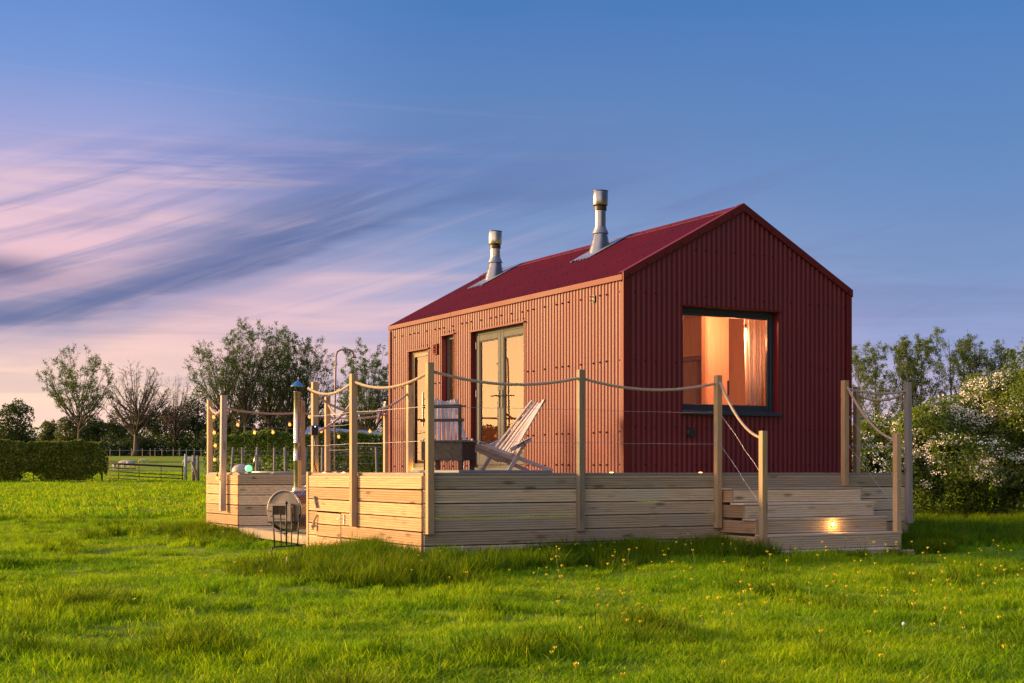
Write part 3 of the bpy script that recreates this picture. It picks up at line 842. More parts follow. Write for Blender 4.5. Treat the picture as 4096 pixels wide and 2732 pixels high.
for p0, p1, sag in ((P_(.05, -.06, 1.09), P_(1.93, -.06), .11), (P_(1.93, -.06), P_(3.857, -.06), .11), (P_(5.85, -.06), P_(6.95, -.06), .06),
                    (P_(6.89, .85, 1.06), P_(6.95, -.04, 1.06), .10), (P_(.05, -.05, 1.08), P_(-.06, 1.79), .12), (P_(-.06, 1.79), P_(-.06, 3.30), .11),
                    (P_(-.06, 3.30), P_(1.42, 3.44), .30), (P_(-.04, 3.30, .50), P_(1.5, 5.57), .10), (P_(1.5, 5.57), P_(1.55, 6.75), .22),
                    (P_(0, 7.10, .98), P_(1.68, 8.2, .98), .05), (P_(1.68, 8.2, .98), P_(3.2, 8.27, .98), .08), (P_(0, 7.1, .98), P_(.14, 8.22, 1.05), .1)):
    rope(p0, p1, sag, deck)
for a0, b0, a1, b1 in ((.045, -.06, 1.93, -.06), (1.93, -.06, 3.857, -.06), (5.85, -.06, 6.95, -.06), (6.89, .85, 6.95, -.06), (-.06, 1.79, .045, -.06),
                       (-.06, 3.3, -.06, 1.79), (1.42, 3.44, -.06, 3.3), (0, 7.1, 1.68, 8.2), (1.68, 8.2, 3.2, 8.27), (1.5, 5.57, 1.55, 6.75)):
    for z in (.715, .345): wire((a0, b0, z), (a1, b1, z), deck)

# steps down to the grass
st = MB(); st.box(3.86, 3.9, -1.1, 0, -1.0, -.93); 
steps = None
W0, W1 = 3.92, 5.93
stp = MB(); stp.box(W0 + .03, W1 - .03, -.03, -.02, -.9, -.2); steps = stp.build('step_carcass', M_BX, deck)
for kx in range(1, 6):
    w = .03 + .228 * kx; z = -.178 * kx
    t = MB(); t.box(W0 - .03, W1 + (.03 if kx < 5 else -.22), -w - .012, -w + .228, z - .026, z - .001, rnd=random.random())
    t.build('tread', M_BX, steps, bevel=.003)
    if kx < 6:
        r_ = MB(); clad(r_, (W0, -w + .02), (W1, -w + .02), z - .030, 1, h=.144, out=(0, -1)); r_.build('riser', M_BX, steps)
    s_ = MB(); clad(s_, (W0 + .02, -.03), (W0 + .02, -w + .01), z - .030, 1, h=.146, out=(-1, 0)); s_.build('side_board', M_BY, steps)
    s_ = MB(); s_.box(W0 - .012, W0 + .014, -w - .006, -w + .009, z - .174, z - .028); s_.build('corner_trim', M_BY, steps)
post(3.86, -.905, -1.05, .48, par=steps); post(5.92, -.905, -1.05, .48, par=steps)
rope((3.86, -.10, 1.08), (3.86, -.87, .40), .13, steps); rope((5.86, -.10, 1.08), (5.92, -.87, .40), .13, steps)
for z in (.70, .33):
    for a in (3.87, 5.89): wire((a, -.10, z), (a, -.88, z - .73), steps, .004, .03)
# one lamp set in a riser, little spots let into the floor
t = thing('step_light', 'glowing orange lamp set in the riser of the deck steps', 'light', (5.05, -.62, -.60))
q = MB(); q.lathe([(.0, .012), (.018, .010), (.024, 0)], (5.06, -.725, -.615), 14, axis=(0, -1, 0)); q.build('lens', M_FIL, t)
q = MB(); q.lathe([(.024, .006), (.034, .006), (.034, 0), (.024, 0)], (5.06, -.725, -.615), 16, axis=(0, -1, 0)); q.build('bezel', M_STEEL, t)
def plight(name, a, b, z, p, col=(1, .58, .22), r=.02, space=SITE):
    l = bpy.data.lights.new(name, 'POINT'); l.energy = p; l.color = col; l.shadow_soft_size = r
    o = bpy.data.objects.new(name, l); COL.objects.link(o); o.location = (space @ Vector((a, b, z)))
    return o
plight('step_lamp', 5.06, -.80, -.615, 1.1, (1, .5, .14))
for i, (a, b, where) in enumerate(((.12, 3.20, 'beside the post with the black box'), (.42, 3.30, 'between two side posts by the tub'), (1.50, 3.36, 'at the foot of the post before the glazed side door'),
                            (2.45, .10, 'on the front edge behind the wooden chair'), (3.72, .10, 'near the post at the top of the steps'))):
    t = thing('deck_spot', 'tiny glowing floor spot ' + where, 'floor light', (a, b, 0), group='small spotlights let into the deck floor')
    q = MB(); q.lathe([(0, .008), (.018, .006), (.022, 0)], (a, b, 0), 12); q.build('lens', M_SPOT, t)
    plight('deck_spot_lamp', a, b, .035, .35 if i != 2 else 1.0, (1, .45, .1))
# grey skirting slab under the fire pit
t = MB(); t.box(.55, 1.75, .25, 1.55, .001, .03); t = tag(t.build('slab', M_SLAB, None, bevel=.004, origin=(1.15, .9, 0)), 'flat blue-grey slab on the deck under the black fire pit', 'paving slab')

# ------------------------------------------------------------------ cabin
A0, A1, B0, B1, HE = 2.98, 6.57, .64, 7.6, 2.397
AM = (A0 + A1) / 2; SL = .5455; ZR = HE + (AM - A0) * SL
def corr(mb, pos, s0, s1, top, zl, openings=(), pitch=.076, amp=.0082, n=8):
    N = int(round((s1 - s0) / pitch * n)); base = len(mb.v); nl = len(zl) + 1
    ss = list(np.linspace(s0, s1, N + 1))
    for e in [x for o in openings for x in o[:2]]:       # snap to the opening edges
        i = int(np.argmin([abs(q - e) for q in ss])); ss[i] = e
    vs = []
    for s_ in ss:
        o = amp * math.cos(2 * PI * (s_ - s0) / pitch)
        # slightly flattened crests like pressed sheet
        o = amp * math.tanh(1.3 * o / amp) / math.tanh(1.3)
        for z in zl: vs.append(pos(s_, o, min(z, top(s_))))
        vs.append(pos(s_, o, top(s_)))
    fs = []
    for i in range(N):
        c = (ss[i] + ss[i + 1]) / 2
        for k in range(nl - 1):
            z0 = zl[k]; z1 = zl[k + 1] if k + 1 < len(zl) else 99
            if z0 >= top(c): continue
            zc = z0 + .001
            if any(o[0] < c < o[1] and o[2] <= zc < o[3] for o in openings): continue
            fs.append((i * nl + k, (i + 1) * nl + k, (i + 1) * nl + k + 1, i * nl + k + 1))
    mb.add(vs, fs, rnd=.5)
SCREW_SLOT = 1
def screw(mb, p, ax):
    mb.lathe([(.0, .009), (.007, .008), (.009, .004), (.013, .002), (.013, 0)], p, 8, axis=ax, mat=SCREW_SLOT, rnd=.2)

cabin = thing('cabin', 'small maroon corrugated metal cabin with pitched roof and glazed doors', 'cabin', (A0, B0, 0))
EW = (3.35, 4.45, .72, 1.78)
GW = (3.826, 5.359, .75, 2.075)                                     # far side window
m = MB()
for (b0_, b1_, z0_, z1_) in ((EW[0], EW[0] + .06, EW[2], EW[3]), (EW[1] - .06, EW[1], EW[2], EW[3]), (EW[0] + .06, EW[1] - .06, EW[2], EW[2] + .06), (EW[0] + .06, EW[1] - .06, EW[3] - .06, EW[3]), (3.88, 3.92, EW[2] + .06, EW[3] - .06)):
    m.box(A1 - .12, A1 - .05, b0_, b1_, z0_, z1_)
we = m.build('window', M_PLY, cabin, bevel=.003)
m = MB(); m.add([(A1 - .08, EW[0] + .06, EW[2] + .06), (A1 - .08, EW[1] - .06, EW[2] + .06), (A1 - .08, EW[1] - .06, EW[3] - .06), (A1 - .08, EW[0] + .06, EW[3] - .06)], [(0, 1, 2, 3)]); m.build('glass', M_GLASS, we)
# gable window
FD = (3.09, 4.69, .03, 2.055); NW = (5.224, 5.658, 1.02, 2.08); LD = (6.13, 6.87, .03, 1.93)
topg = lambda a: HE + (min(a, 2 * AM - a) - A0) * SL - .02
m = MB(); corr(m, lambda s, o, z: (s, B0 - o, z), A0, A1, topg, [0, GW[2], GW[3]], [GW])
rows = (.10, .56, 1.37, 2.2, 2.78)
for z in rows:
    for i in range(12):
        for j in ((0, 2) if i % 3 == 0 else (0,)):
            a = A0 + .076 * (2 + 4 * i + j)
            if a > A1 - .05 or z > topg(a) - .12 or (GW[0] - .03 < a < GW[1] + .03 and GW[2] - .05 < z < GW[3] + .02): continue
            screw(m, (a, B0 - .009, z + random.uniform(-.008, .008)), (0, -1, 0))
m.build('wall', [M_RED, M_SCREW], cabin, smooth=True)
m = MB(); corr(m, lambda s, o, z: (A0 - o, s, z), B0, B1, lambda b: HE - .01, [0, LD[2], NW[2], LD[3], FD[3], NW[3]], [FD, NW, LD])
for z in (.10, .50, 1.37, 2.2):
    for i in range(24):
        for j in ((0, 2) if i % 3 == 1 else (0,)):
            b = B0 + .076 * (1 + 4 * i + j)
            if b > B1 - .04 or any(o[0] - .03 < b < o[1] + .03 and o[2] - .05 < z < o[3] + .03 for o in (FD, NW, LD)): continue
            screw(m, (A0 - .009, b, z + random.uniform(-.006, .006)), (-1, 0, 0))
for o in (FD, NW, LD):
    for i in range(int((o[1] - o[0]) / .15) + 1): screw(m, (A0 - .009, o[0] + .03 + .15 * i, o[3] + .05), (-1, 0, 0))
m.build('wall', [M_RED, M_SCREW], cabin, smooth=True)
m = MB(); corr(m, lambda s, o, z: (A1 + o, s, z), B0, B1, lambda b: HE - .01, [0, EW[2], EW[3]], [EW]); corr(m, lambda s, o, z: (s, B1 + o, z), A0, A1, topg, [0])
m.build('wall', [M_RED, M_SCREW], cabin, smooth=True)
# roof
Ls = math.hypot(AM - A0, ZR - HE) + .01; ca = (AM - A0) / math.hypot(AM - A0, ZR - HE); sa = (ZR - HE) / math.hypot(AM - A0, ZR - HE)
rf = MB()
corr(rf, lambda s, o, t: (A0 - .012 + t * ca - o * sa, s, HE + .012 + t * sa + o * ca), B0 - .01, B1 + .01, lambda b: Ls, [0], n=6)
corr(rf, lambda s, o, t: (A1 + .012 - t * ca + o * sa, s, HE + .012 + t * sa + o * ca), B0 - .01, B1 + .01, lambda b: Ls, [0], n=6)
for t in (.12, .62, 1.12, 1.62, 1.95):
    for i in range(30):
        b = B0 + .076 * (1 + 3 * i + (i % 2))
        if b < B1 - .05: screw(rf, (A0 - .012 + t * ca - .009 * sa, b, HE + .012 + t * sa + .009 * ca), (-sa, 0, ca))
roof = rf.build('roof', [M_ROOF, M_SCREW], cabin, smooth=True)
rc = MB()
for s_ in (1, -1):
    for i, (b0, b1) in enumerate(((B0 - .03, 3.0), (2.98, 5.4), (5.38, B1 + .03))):
        o = .012 + .002 * i
        p = [(AM, b0, ZR + .022 + o), (AM, b1, ZR + .022 + o), (AM + s_ * .16, b1, ZR - .16 * SL + .022 + o), (AM + s_ * .16, b0, ZR - .16 * SL + .022 + o)]
        q = [(x, y, z - .004) for x, y, z in p]
        rc.add(p + q, [(0, 1, 2, 3), (7, 6, 5, 4), (0, 3, 7, 4), (1, 5, 6, 2), (2, 6, 7, 3)])
    for i in range(22): screw(rc, (AM + s_ * .13, B0 + .1 + i * .32, ZR - .13 * SL + .036), (s_ * sa, 0, ca))
rc.build('ridge_cap', [M_ROOF, M_SCREW], roof)
# flashings
tr = MB()
tr.box(A0 - .030, A0 - .006, B0 + .0, 5.3, HE - .062, HE + .008); tr.box(A0 - .033, A0 - .006, 5.29, B1 + .02, HE - .062, HE + .005)
tr.box(A0 - .022, A0 + .0, B0 - .0225, B0 + .055, 0, HE - .085); tr.box(A0 - .0215, A0 + .06, B0 - .022, B0 + .001, 0, HE - .04)
tr.box(A1 - .06, A1 + .022, B0 - .022, B0 + .001, 0, HE - .04); tr.box(A0 - .022, A0, B1 - .05, B1 + .02, 0, HE - .085)
for s_ in (1, -1):
    e0 = (A0 - .03 if s_ > 0 else A1 + .03, HE - .012); e1 = (AM, ZR + .004)
    vs = []
    for b in (B0 - .036, B0 - .012):
        vs += [(e0[0], b, e0[1] - .048), (e1[0], b, e1[1] - .058), (e1[0], b, e1[1] + .038), (e0[0], b, e0[1] + .042)]
    tr.add(vs, [(0, 1, 2, 3), (7, 6, 5, 4), (0, 4, 5, 1), (1, 5, 6, 2), (2, 6, 7, 3), (3, 7, 4, 0)])
    vs = []
    for b in (B0 - .036, B0 + .07):     # top leg of the barge flashing lapping the roof
        vs += [(e0[0], b, e0[1] + .043), (e1[0], b, e1[1] + .0385), (e1[0], b, e1[1] + .043), (e0[0], b, e0[1] + .047)]
    tr.add(vs, [(0, 1, 2, 3), (7, 6, 5, 4), (0, 4, 5, 1), (1, 5, 6, 2), (2, 6, 7, 3), (3, 7, 4, 0)])
    for i in range(7):
        t = (i + .3) / 7; screw(tr, (e0[0] + (e1[0] - e0[0]) * t, B0 - .036, e0[1] + (e1[1] - e0[1]) * t - .02), (0, -1, 0))
tr.build('flashing', [M_TRIM, M_SCREW], cabin, bevel=.002)

def opening_trim(axis, o, depth, mat_in):
    """reveal linings and drip above"""
    s0, s1, z0, z1 = o; m = MB()
    def bx(sa_, sb_, d0, d1, za, zb, mt=0):
        if axis == 'g': m.box(sa_, sb_, B0 + d0, B0 + d1, za, zb, mt)
        else: m.box(A0 + d0, A0 + d1, sa_, sb_, za, zb, mt)
    bx(s0 - .004, s0 + .008, -.012, depth, z0, z1, 1); bx(s1 - .008, s1 + .004, -.012, depth, z0, z1, 1)
    bx(s0 - .02, s1 + .02, -.03, depth, z1 - .008, z1 + .012, 0)
    for i in range(5): pass
    return m.build('reveal', [M_TRIM, mat_in], cabin)
opening_trim('g', GW, .12, M_RED); opening_trim('l', FD, .12, M_RED); opening_trim('l', NW, .12, M_RED); opening_trim('l', LD, .10, M_RED)

def rect_frame(m, axis, s0, s1, z0, z1, w, d0, d1, wb=None, mat=0):
    wb = wb or w
    def bx(a, b, c, d):
        if axis == 'g': m.box(a, b, B0 + d0, B0 + d1, c, d, mat)
        else: m.box(A0 + d0, A0 + d1, a, b, c, d, mat)
    bx(s0, s0 + w, z0, z1); bx(s1 - w, s1, z0, z1); bx(s0 + w, s1 - w, z1 - w, z1); bx(s0 + w, s1 - w, z0, z0 + wb)
def pane(name, axis, s0, s1, z0, z1, d, mat, par):
    m = MB()
    if axis == 'g': m.add([(s0, B0 + d, z0), (s1, B0 + d, z0), (s1, B0 + d, z1), (s0, B0 + d, z1)], [(0, 1, 2, 3)])
    else: m.add([(A0 + d, s0, z0), (A0 + d, s1, z0), (A0 + d, s1, z1), (A0 + d, s0, z1)], [(0, 3, 2, 1)])
    return m.build(name, mat, par)
# far side window
m = MB()
for (b0_, b1_, z0_, z1_) in ((EW[0], EW[0] + .06, EW[2], EW[3]), (EW[1] - .06, EW[1], EW[2], EW[3]), (EW[0] + .06, EW[1] - .06, EW[2], EW[2] + .06), (EW[0] + .06, EW[1] - .06, EW[3] - .06, EW[3]), (3.88, 3.92, EW[2] + .06, EW[3] - .06)):
    m.box(A1 - .12, A1 - .05, b0_, b1_, z0_, z1_)
we = m.build('window', M_PLY, cabin, bevel=.003)
m = MB(); m.add([(A1 - .08, EW[0] + .06, EW[2] + .06), (A1 - .08, EW[1] - .06, EW[2] + .06), (A1 - .08, EW[1] - .06, EW[3] - .06), (A1 - .08, EW[0] + .06, EW[3] - .06)], [(0, 1, 2, 3)]); m.build('glass', M_GLASS, we)
# gable window
m = MB(); rect_frame(m, 'g', GW[0] + .009, GW[1] - .009, GW[2] + .02, GW[3] - .009, .052, .085, .15)
rect_frame(m, 'g', GW[0] + .062, GW[1] - .062, GW[2] + .073, GW[3] - .062, .040, .098, .14)
win = m.build('window', M_NAVY, cabin, bevel=.003)
pane('glass', 'g', GW[0] + .103, GW[1] - .103, GW[2] + .114, GW[3] - .103, .12, M_GLASS, win)
m = MB(); m.box(GW[0] - .02, GW[1] + .02, B0 - .06, B0 + .085, GW[2] - .028, GW[2] + .018); m.build('sill', M_NAVY, win, bevel=.004)
# french doors
m = MB(); rect_frame(m, 'l', FD[0] + .009, FD[1] - .009, .075, FD[3] - .009, .05, .07, .14, .03); fdoor = m.build('door_frame', M_GREYFRAME, cabin, bevel=.003)
mid = (FD[0] + FD[1]) / 2
for s0, s1, hb in ((FD[0] + .062, mid - .003, mid - .05), (mid + .003, FD[1] - .062, mid + .05)):
    m = MB(); rect_frame(m, 'l', s0, s1, .11, FD[3] - .062, .085, .060, .11, .16)
    rect_frame(m, 'l', s0 + .086, s1 - .086, .271, FD[3] - .148, .014, .070, .10, .014)
    d_ = m.build('door', M_GREYFRAME, cabin, bevel=.004)
    pane('glass', 'l', s0 + .1, s1 - .1, .285, FD[3] - .162, .085, M_DGLASS, d_)
    m = MB(); m.box(A0 + .050, A0 + .060, hb - .016, hb + .016, .92, 1.17)
    m.tube([(A0 + .05, hb, 1.09), (A0 + .01, hb, 1.09), (A0 + .0, hb + (.02 if hb > mid else -.02), 1.09), (A0 + .0, hb + (.14 if hb > mid else -.14), 1.085)], .009, 8)
    m.build('door_handle', M_BLACK, d_, smooth=False)
    hs = s1 if s1 > mid + .1 else s0
    for z in (.35, 1.15, 1.85):
        q = MB(); q.tube([(A0 + .052, hs, z - .05), (A0 + .052, hs, z + .05)], .008, 8); q.build('hinge', M_STEEL, d_)
m = MB(); m.box(A0 - .05, A0 + .14, FD[0] + .01, FD[1] - .01, .032, .074); m.build('threshold', M_GREYFRAME, cabin, bevel=.003)
# narrow window
m = MB(); rect_frame(m, 'l', NW[0] + .009, NW[1] - .009, NW[2] + .01, NW[3] - .009, .055, .08, .14); wn = m.build('window', M_GREYFRAME, cabin, bevel=.003)
pane('glass', 'l', NW[0] + .064, NW[1] - .064, NW[2] + .065, NW[3] - .064, .11, M_GLASS, wn)
m = MB(); m.box(A0 - .045, A0 + .08, NW[0] - .01, NW[1] + .01, NW[2] - .02, NW[2] + .009); m.build('sill', M_TRIM, wn)
# side door
m = MB(); rect_frame(m, 'l', LD[0] + .009, LD[1] - .009, .06, LD[3] - .009, .035, .05, .12, .02); m.build('door_frame', M_OAK, cabin)
m = MB(); rect_frame(m, 'l', LD[0] + .046, LD[1] - .046, .083, LD[3] - .046, .05, .055, .10, .06, 0); sdoor = m.build('door', plain('black_door_edge', (.03, .022, .016), .4), cabin)
pane('glass', 'l', LD[0] + .097, LD[1] - .097, .144, LD[3] - .097, .07, M_DGLASS, sdoor)
m = MB(); m.box(A0 - .02, A0 - .0, LD[0] + .17, LD[0] + .20, .72, 1.25)
for z in (.82, 1.15): m.tube([(A0 + .07, LD[0] + .185, z), (A0 - .01, LD[0] + .185, z)], .008, 8)
m.build('door_handle', M_STEEL, sdoor)
m = MB(); m.box(A0 - .04, A0 + .12, LD[0], LD[1], .028, .058); m.build('threshold', M_OAK, cabin)
# vent, bracket, tap
m = MB(); rect_frame(m, 'l', 5.77, 5.91, 1.81, 1.975, .012, -.035, -.01)
for i in range(3): m.beam((A0 - .022, 5.785, 1.845 + i * .05), (A0 - .022, 5.895, 1.845 + i * .05), .028, .034, (1, 0, .7))
m.box(A0 - .012, A0 + .0, 5.78, 5.90, 1.82, 1.965); m.build('louvre_vent', M_TRIM, cabin)
m = MB(); m.box(A0 - .02, A0 - .009, 1.28, 1.34, 2.13, 2.22); m.tube([(A0 - .02, 1.31, 2.2), (A0 - .06, 1.33, 2.2)], .006, 6); m.tube([(A0 - .02, 1.31, 2.15), (A0 - .06, 1.33, 2.15)], .006, 6)
m.build('rope_bracket', M_BLACK, cabin)
m = MB(); m.lathe([(0, .02), (.045, .02), (.05, .012), (.062, .012), (.065, 0)], (3.0 + .96, B0 - .01, .5), 20, axis=(0, -1, 0)); m.build('socket_cover', M_PLASTIC, cabin)
# flues on the roof
def flue(b, ztop, stained):
    a = 4.41; zb = HE + .012 + (a - A0) * SL
    m = MB(); m.lathe([(.0775, zb - .1), (.0775, ztop - .2)], (a, b, 0), 28)
    ch = m.build('chimney', stained, cabin, smooth=True)
    c = MB(); c.lathe([(.085, ztop - .215), (.106, ztop - .205), (.108, ztop - .2), (.108, ztop - .012), (.104, ztop - .006), (.09, ztop - .002), (0, ztop)], (a, b, 0), 28)
    c.build('cowl', M_STEEL if stained is M_STEEL else M_STAINC, ch, auto=True)
    c = MB(); c.lathe([(.079, ztop - .285), (.088, ztop - .28), (.088, ztop - .225), (.079, ztop - .215)], (a, b, 0), 24); c.lathe([(.107, ztop - .008), (.111, ztop - .008), (.111, ztop + .002), (.1, ztop + .004)], (a, b, 0), 24)
    c.build('band', M_BAND, ch, auto=True)
    c = MB(); z0 = zb + .24
    c.lathe([(.078, z0 + .085), (.083, z0 + .085), (.084, z0 + .07), (.115, z0 + .0), (.118, z0 - .01), (.10, z0 - .008)], (a, b, 0), 28)
    c.build('storm_collar', M_ZINC, ch, auto=True)
    # cone skewed down to the roof plane
    c = MB(); vs = []; n = 28
    for i in range(n):
        t = 2 * PI * i / n; vs.append((a + .098 * math.cos(t), b + .098 * math.sin(t), z0 - .01))
    for i in range(n):
        t = 2 * PI * i / n; x = a - .03 + .16 * math.cos(t); vs.append((x, b + .135 * math.sin(t), HE + .022 + (x - A0) * SL))
    c.add(vs, [(i, n + i, n + (i + 1) % n, (i + 1) % n) for i in range(n)]); c.build('flashing_cone', M_STEEL, ch, smooth=True)
    # apron plate dressed over the corrugations up to the ridge
    c = MB(); N = 22
    for i in range(N):
        b0, b1 = b - .27 + .54 * i / N, b - .27 + .54 * (i + 1) / N
        lo = a - .36 + .05 * noise.noise(Vector((i * .9, b, 0)))
        vs = []
        for bb, o in ((b0, .009 * math.cos(2 * PI * (b0 - B0 + .01) / .076)), (b1, .009 * math.cos(2 * PI * (b1 - B0 + .01) / .076))):
            for x in (lo, a - .2, AM - .02): vs.append((x, bb, HE + .030 + (x - A0) * SL + (o + .006 if x < a - .25 else .012)))
        c.add(vs, [(0, 1, 4, 3), (1, 2, 5, 4)])
    c.build('lead_apron', M_ZINC, ch, smooth=True)
def stained(name):
    m, nt, p = newmat(name)
    n = nz(nt, texco(nt, (9, 9, 3)), 1.2, 5, .7)
    z = nt.nodes.new('ShaderNodeSeparateXYZ'); nt.links.new(texco(nt), z.inputs[0])
    c = ramp(nt, n, [(.42, (.60, .57, .50)), (.55, (.42, .36, .27)), (.66, (.10, .07, .04))])
    nt.links.new(c, p.inputs['Base Color']); p.inputs['Metallic'].default_value = .8; p.inputs['Roughness'].default_value = .35
    return m
M_STAIN = stained('soot_streaked_steel')
M_STAINC = plain('yellowed_steel', (.55, .50, .38), .25, metal=1.0, var=.12, scale=5)
flue(3.42, 4.03, M_STEEL); flue(6.61, 3.93, M_STAIN)

# ---- inside the cabin
def holed(m, axis, s0, s1, d0, d1, zt, holes):
    cuts = sorted({s0, s1, *[h[0] for h in holes], *[h[1] for h in holes]})
    for c0, c1 in zip(cuts[:-1], cuts[1:]):
        h = [q for q in holes if q[0] <= (c0 + c1) / 2 <= q[1]]
        segs = [(0.002, zt)] if not h else [(0.002, h[0][2]), (h[0][3], zt)]
        for za, zb in segs:
            if zb - za < .005: continue
            if axis == 'g': m.box(c0, c1, d0, d1, za, zb, rnd=.4)
            else: m.box(d0, d1, c0, c1, za, zb, rnd=.4)
m = MB(); I = .15
holed(m, 'g', A0 + I + .03, A1 - I - .03, B0 + I, B0 + I + .03, 2.30, [GW]); holed(m, 'l', B0 + I, B1 - I, A0 + I, A0 + I + .03, 2.40, [FD, NW, LD])
holed(m, 'l', B0 + I, B1 - I, A1 - I - .03, A1 - I, 2.4, [EW]); m.box(A0 + I + .03, A1 - I - .03, B1 - I - .03, B1 - I, .002, 2.35, rnd=.4)
for b in (B0 + I, B1 - I - .03):
    m.add([(A0 + .1, b, 2.301), (A1 - .1, b, 2.301), (AM, b, ZR - .1), (A0 + .1, b + .028, 2.301), (A1 - .1, b + .028, 2.301), (AM, b + .028, ZR - .1)],
          [(0, 1, 2), (5, 4, 3), (0, 3, 4, 1), (1, 4, 5, 2), (2, 5, 3, 0)], rnd=.4)
m.build('plywood_lining', M_PLY, cabin)
m = MB()
for s_ in (1, -1):
    x0 = A0 + .08 if s_ > 0 else A1 - .08
    m.add([(x0, B0 + .05, HE - .09), (AM, B0 + .05, ZR - .14), (AM, B1 - .05, ZR - .14), (x0, B1 - .05, HE - .09),
           (x0, B0 + .05, HE - .06), (AM, B0 + .05, ZR - .11), (AM, B1 - .05, ZR - .11), (x0, B1 - .05, HE - .06)],
          [(0, 1, 2, 3), (7, 6, 5, 4), (0, 4, 5, 1), (3, 2, 6, 7), (1, 5, 6, 2), (0, 3, 7, 4)], rnd=.4)
m.build('ceiling', M_PLY, cabin)
m = MB(); m.box(A0 + .1, A1 - .1, B0 + .1, B1 - .1, .003, .02); m.build('indoor_floor', M_OAK, cabin)
t = thing('tall_cupboard', 'tall shallow plywood cupboard glowing orange inside the gable window', 'cupboard', (5.22, 1.8, .02))
m = MB(); m.box(5.03, 5.42, 1.75, 1.85, .022, 2.25); wd = m.build('carcass', M_PLY, t, bevel=.004)
m = MB(); m.box(5.04, 5.40, 1.725, 1.748, .05, 2.2); m.build('door', M_PLY, t, bevel=.004)
m = MB(); m.box(5.37, 5.385, 1.70, 1.724, 1.05, 1.25); m.build('door_handle', M_BLACK, t)
t = MB(); n = 60; vs = []
for i in range(n):
    u_ = i / (n - 1); a = 5.12 + .30 * u_; b = 1.02 + .03 * math.sin(u_ * 38) + .012 * math.sin(u_ * 91)
    vs += [(a + .05 * (1 - u_) , b, .35), (a, b, 2.12)]
t.add(vs, [(2 * i, 2 * i + 2, 2 * i + 3, 2 * i + 1) for i in range(n - 1)])
cu = t.build('curtain', M_CURT, None, smooth=True, origin=(5.2, 1.02, .35)); tag(cu, 'pale gathered curtain hanging at the right of the gable window', 'curtain')
sm = cu.modifiers.new('thick', 'SOLIDIFY'); sm.thickness = .004
t = thing('pendant_lamp', 'lit bare filament bulb hanging inside the gable window', 'pendant lamp', (5.30, .97, 1.9))
m = MB(); m.lathe([(0, 1.70), (.014, 1.71), (.017, 1.78), (.014, 1.86), (.01, 1.88)], (5.08, .96, 0), 12); m.build('bulb', M_PEND, t)
m = MB(); m.tube([(5.08, .96, 1.88), (5.08, .96, 2.32)], .004, 6); m.lathe([(.014, 1.88), (.016, 1.93), (.006, 1.94)], (5.08, .96, 0), 10); m.build('cord', M_PLASTIC, t)
plight('pendant_glow', 5.0, 1.12, 1.72, 30 * K, (1, .30, .12), .05); plight('room_fill_glow', 4.7, 1.25, 2.1, 52 * K, (1, .31, .13), .08)  # second light is an unseen fill added to brighten the cupboard and lining
t = thing('kitchen_cabinet', 'orange-lit wooden cabinet behind the right glazed door', 'cabinet', (4.3, 5.2, .02))
m = MB(); m.box(3.95, 4.6, 4.6, 5.6, .022, .90); m.build('carcass', M_ORANGE, t, bevel=.004)
m = MB(); m.box(3.93, 3.949, 4.62, 5.08, .08, .86); m.build('door', M_ORANGE, t, bevel=.003)
m = MB(); m.box(3.93, 3.949, 5.10, 5.58, .08, .86); m.build('door', M_ORANGE, t, bevel=.003)
plight('kitchen_glow', 3.6, 4.4, 1.9, 14 * K, (1, .5, .2), .05)
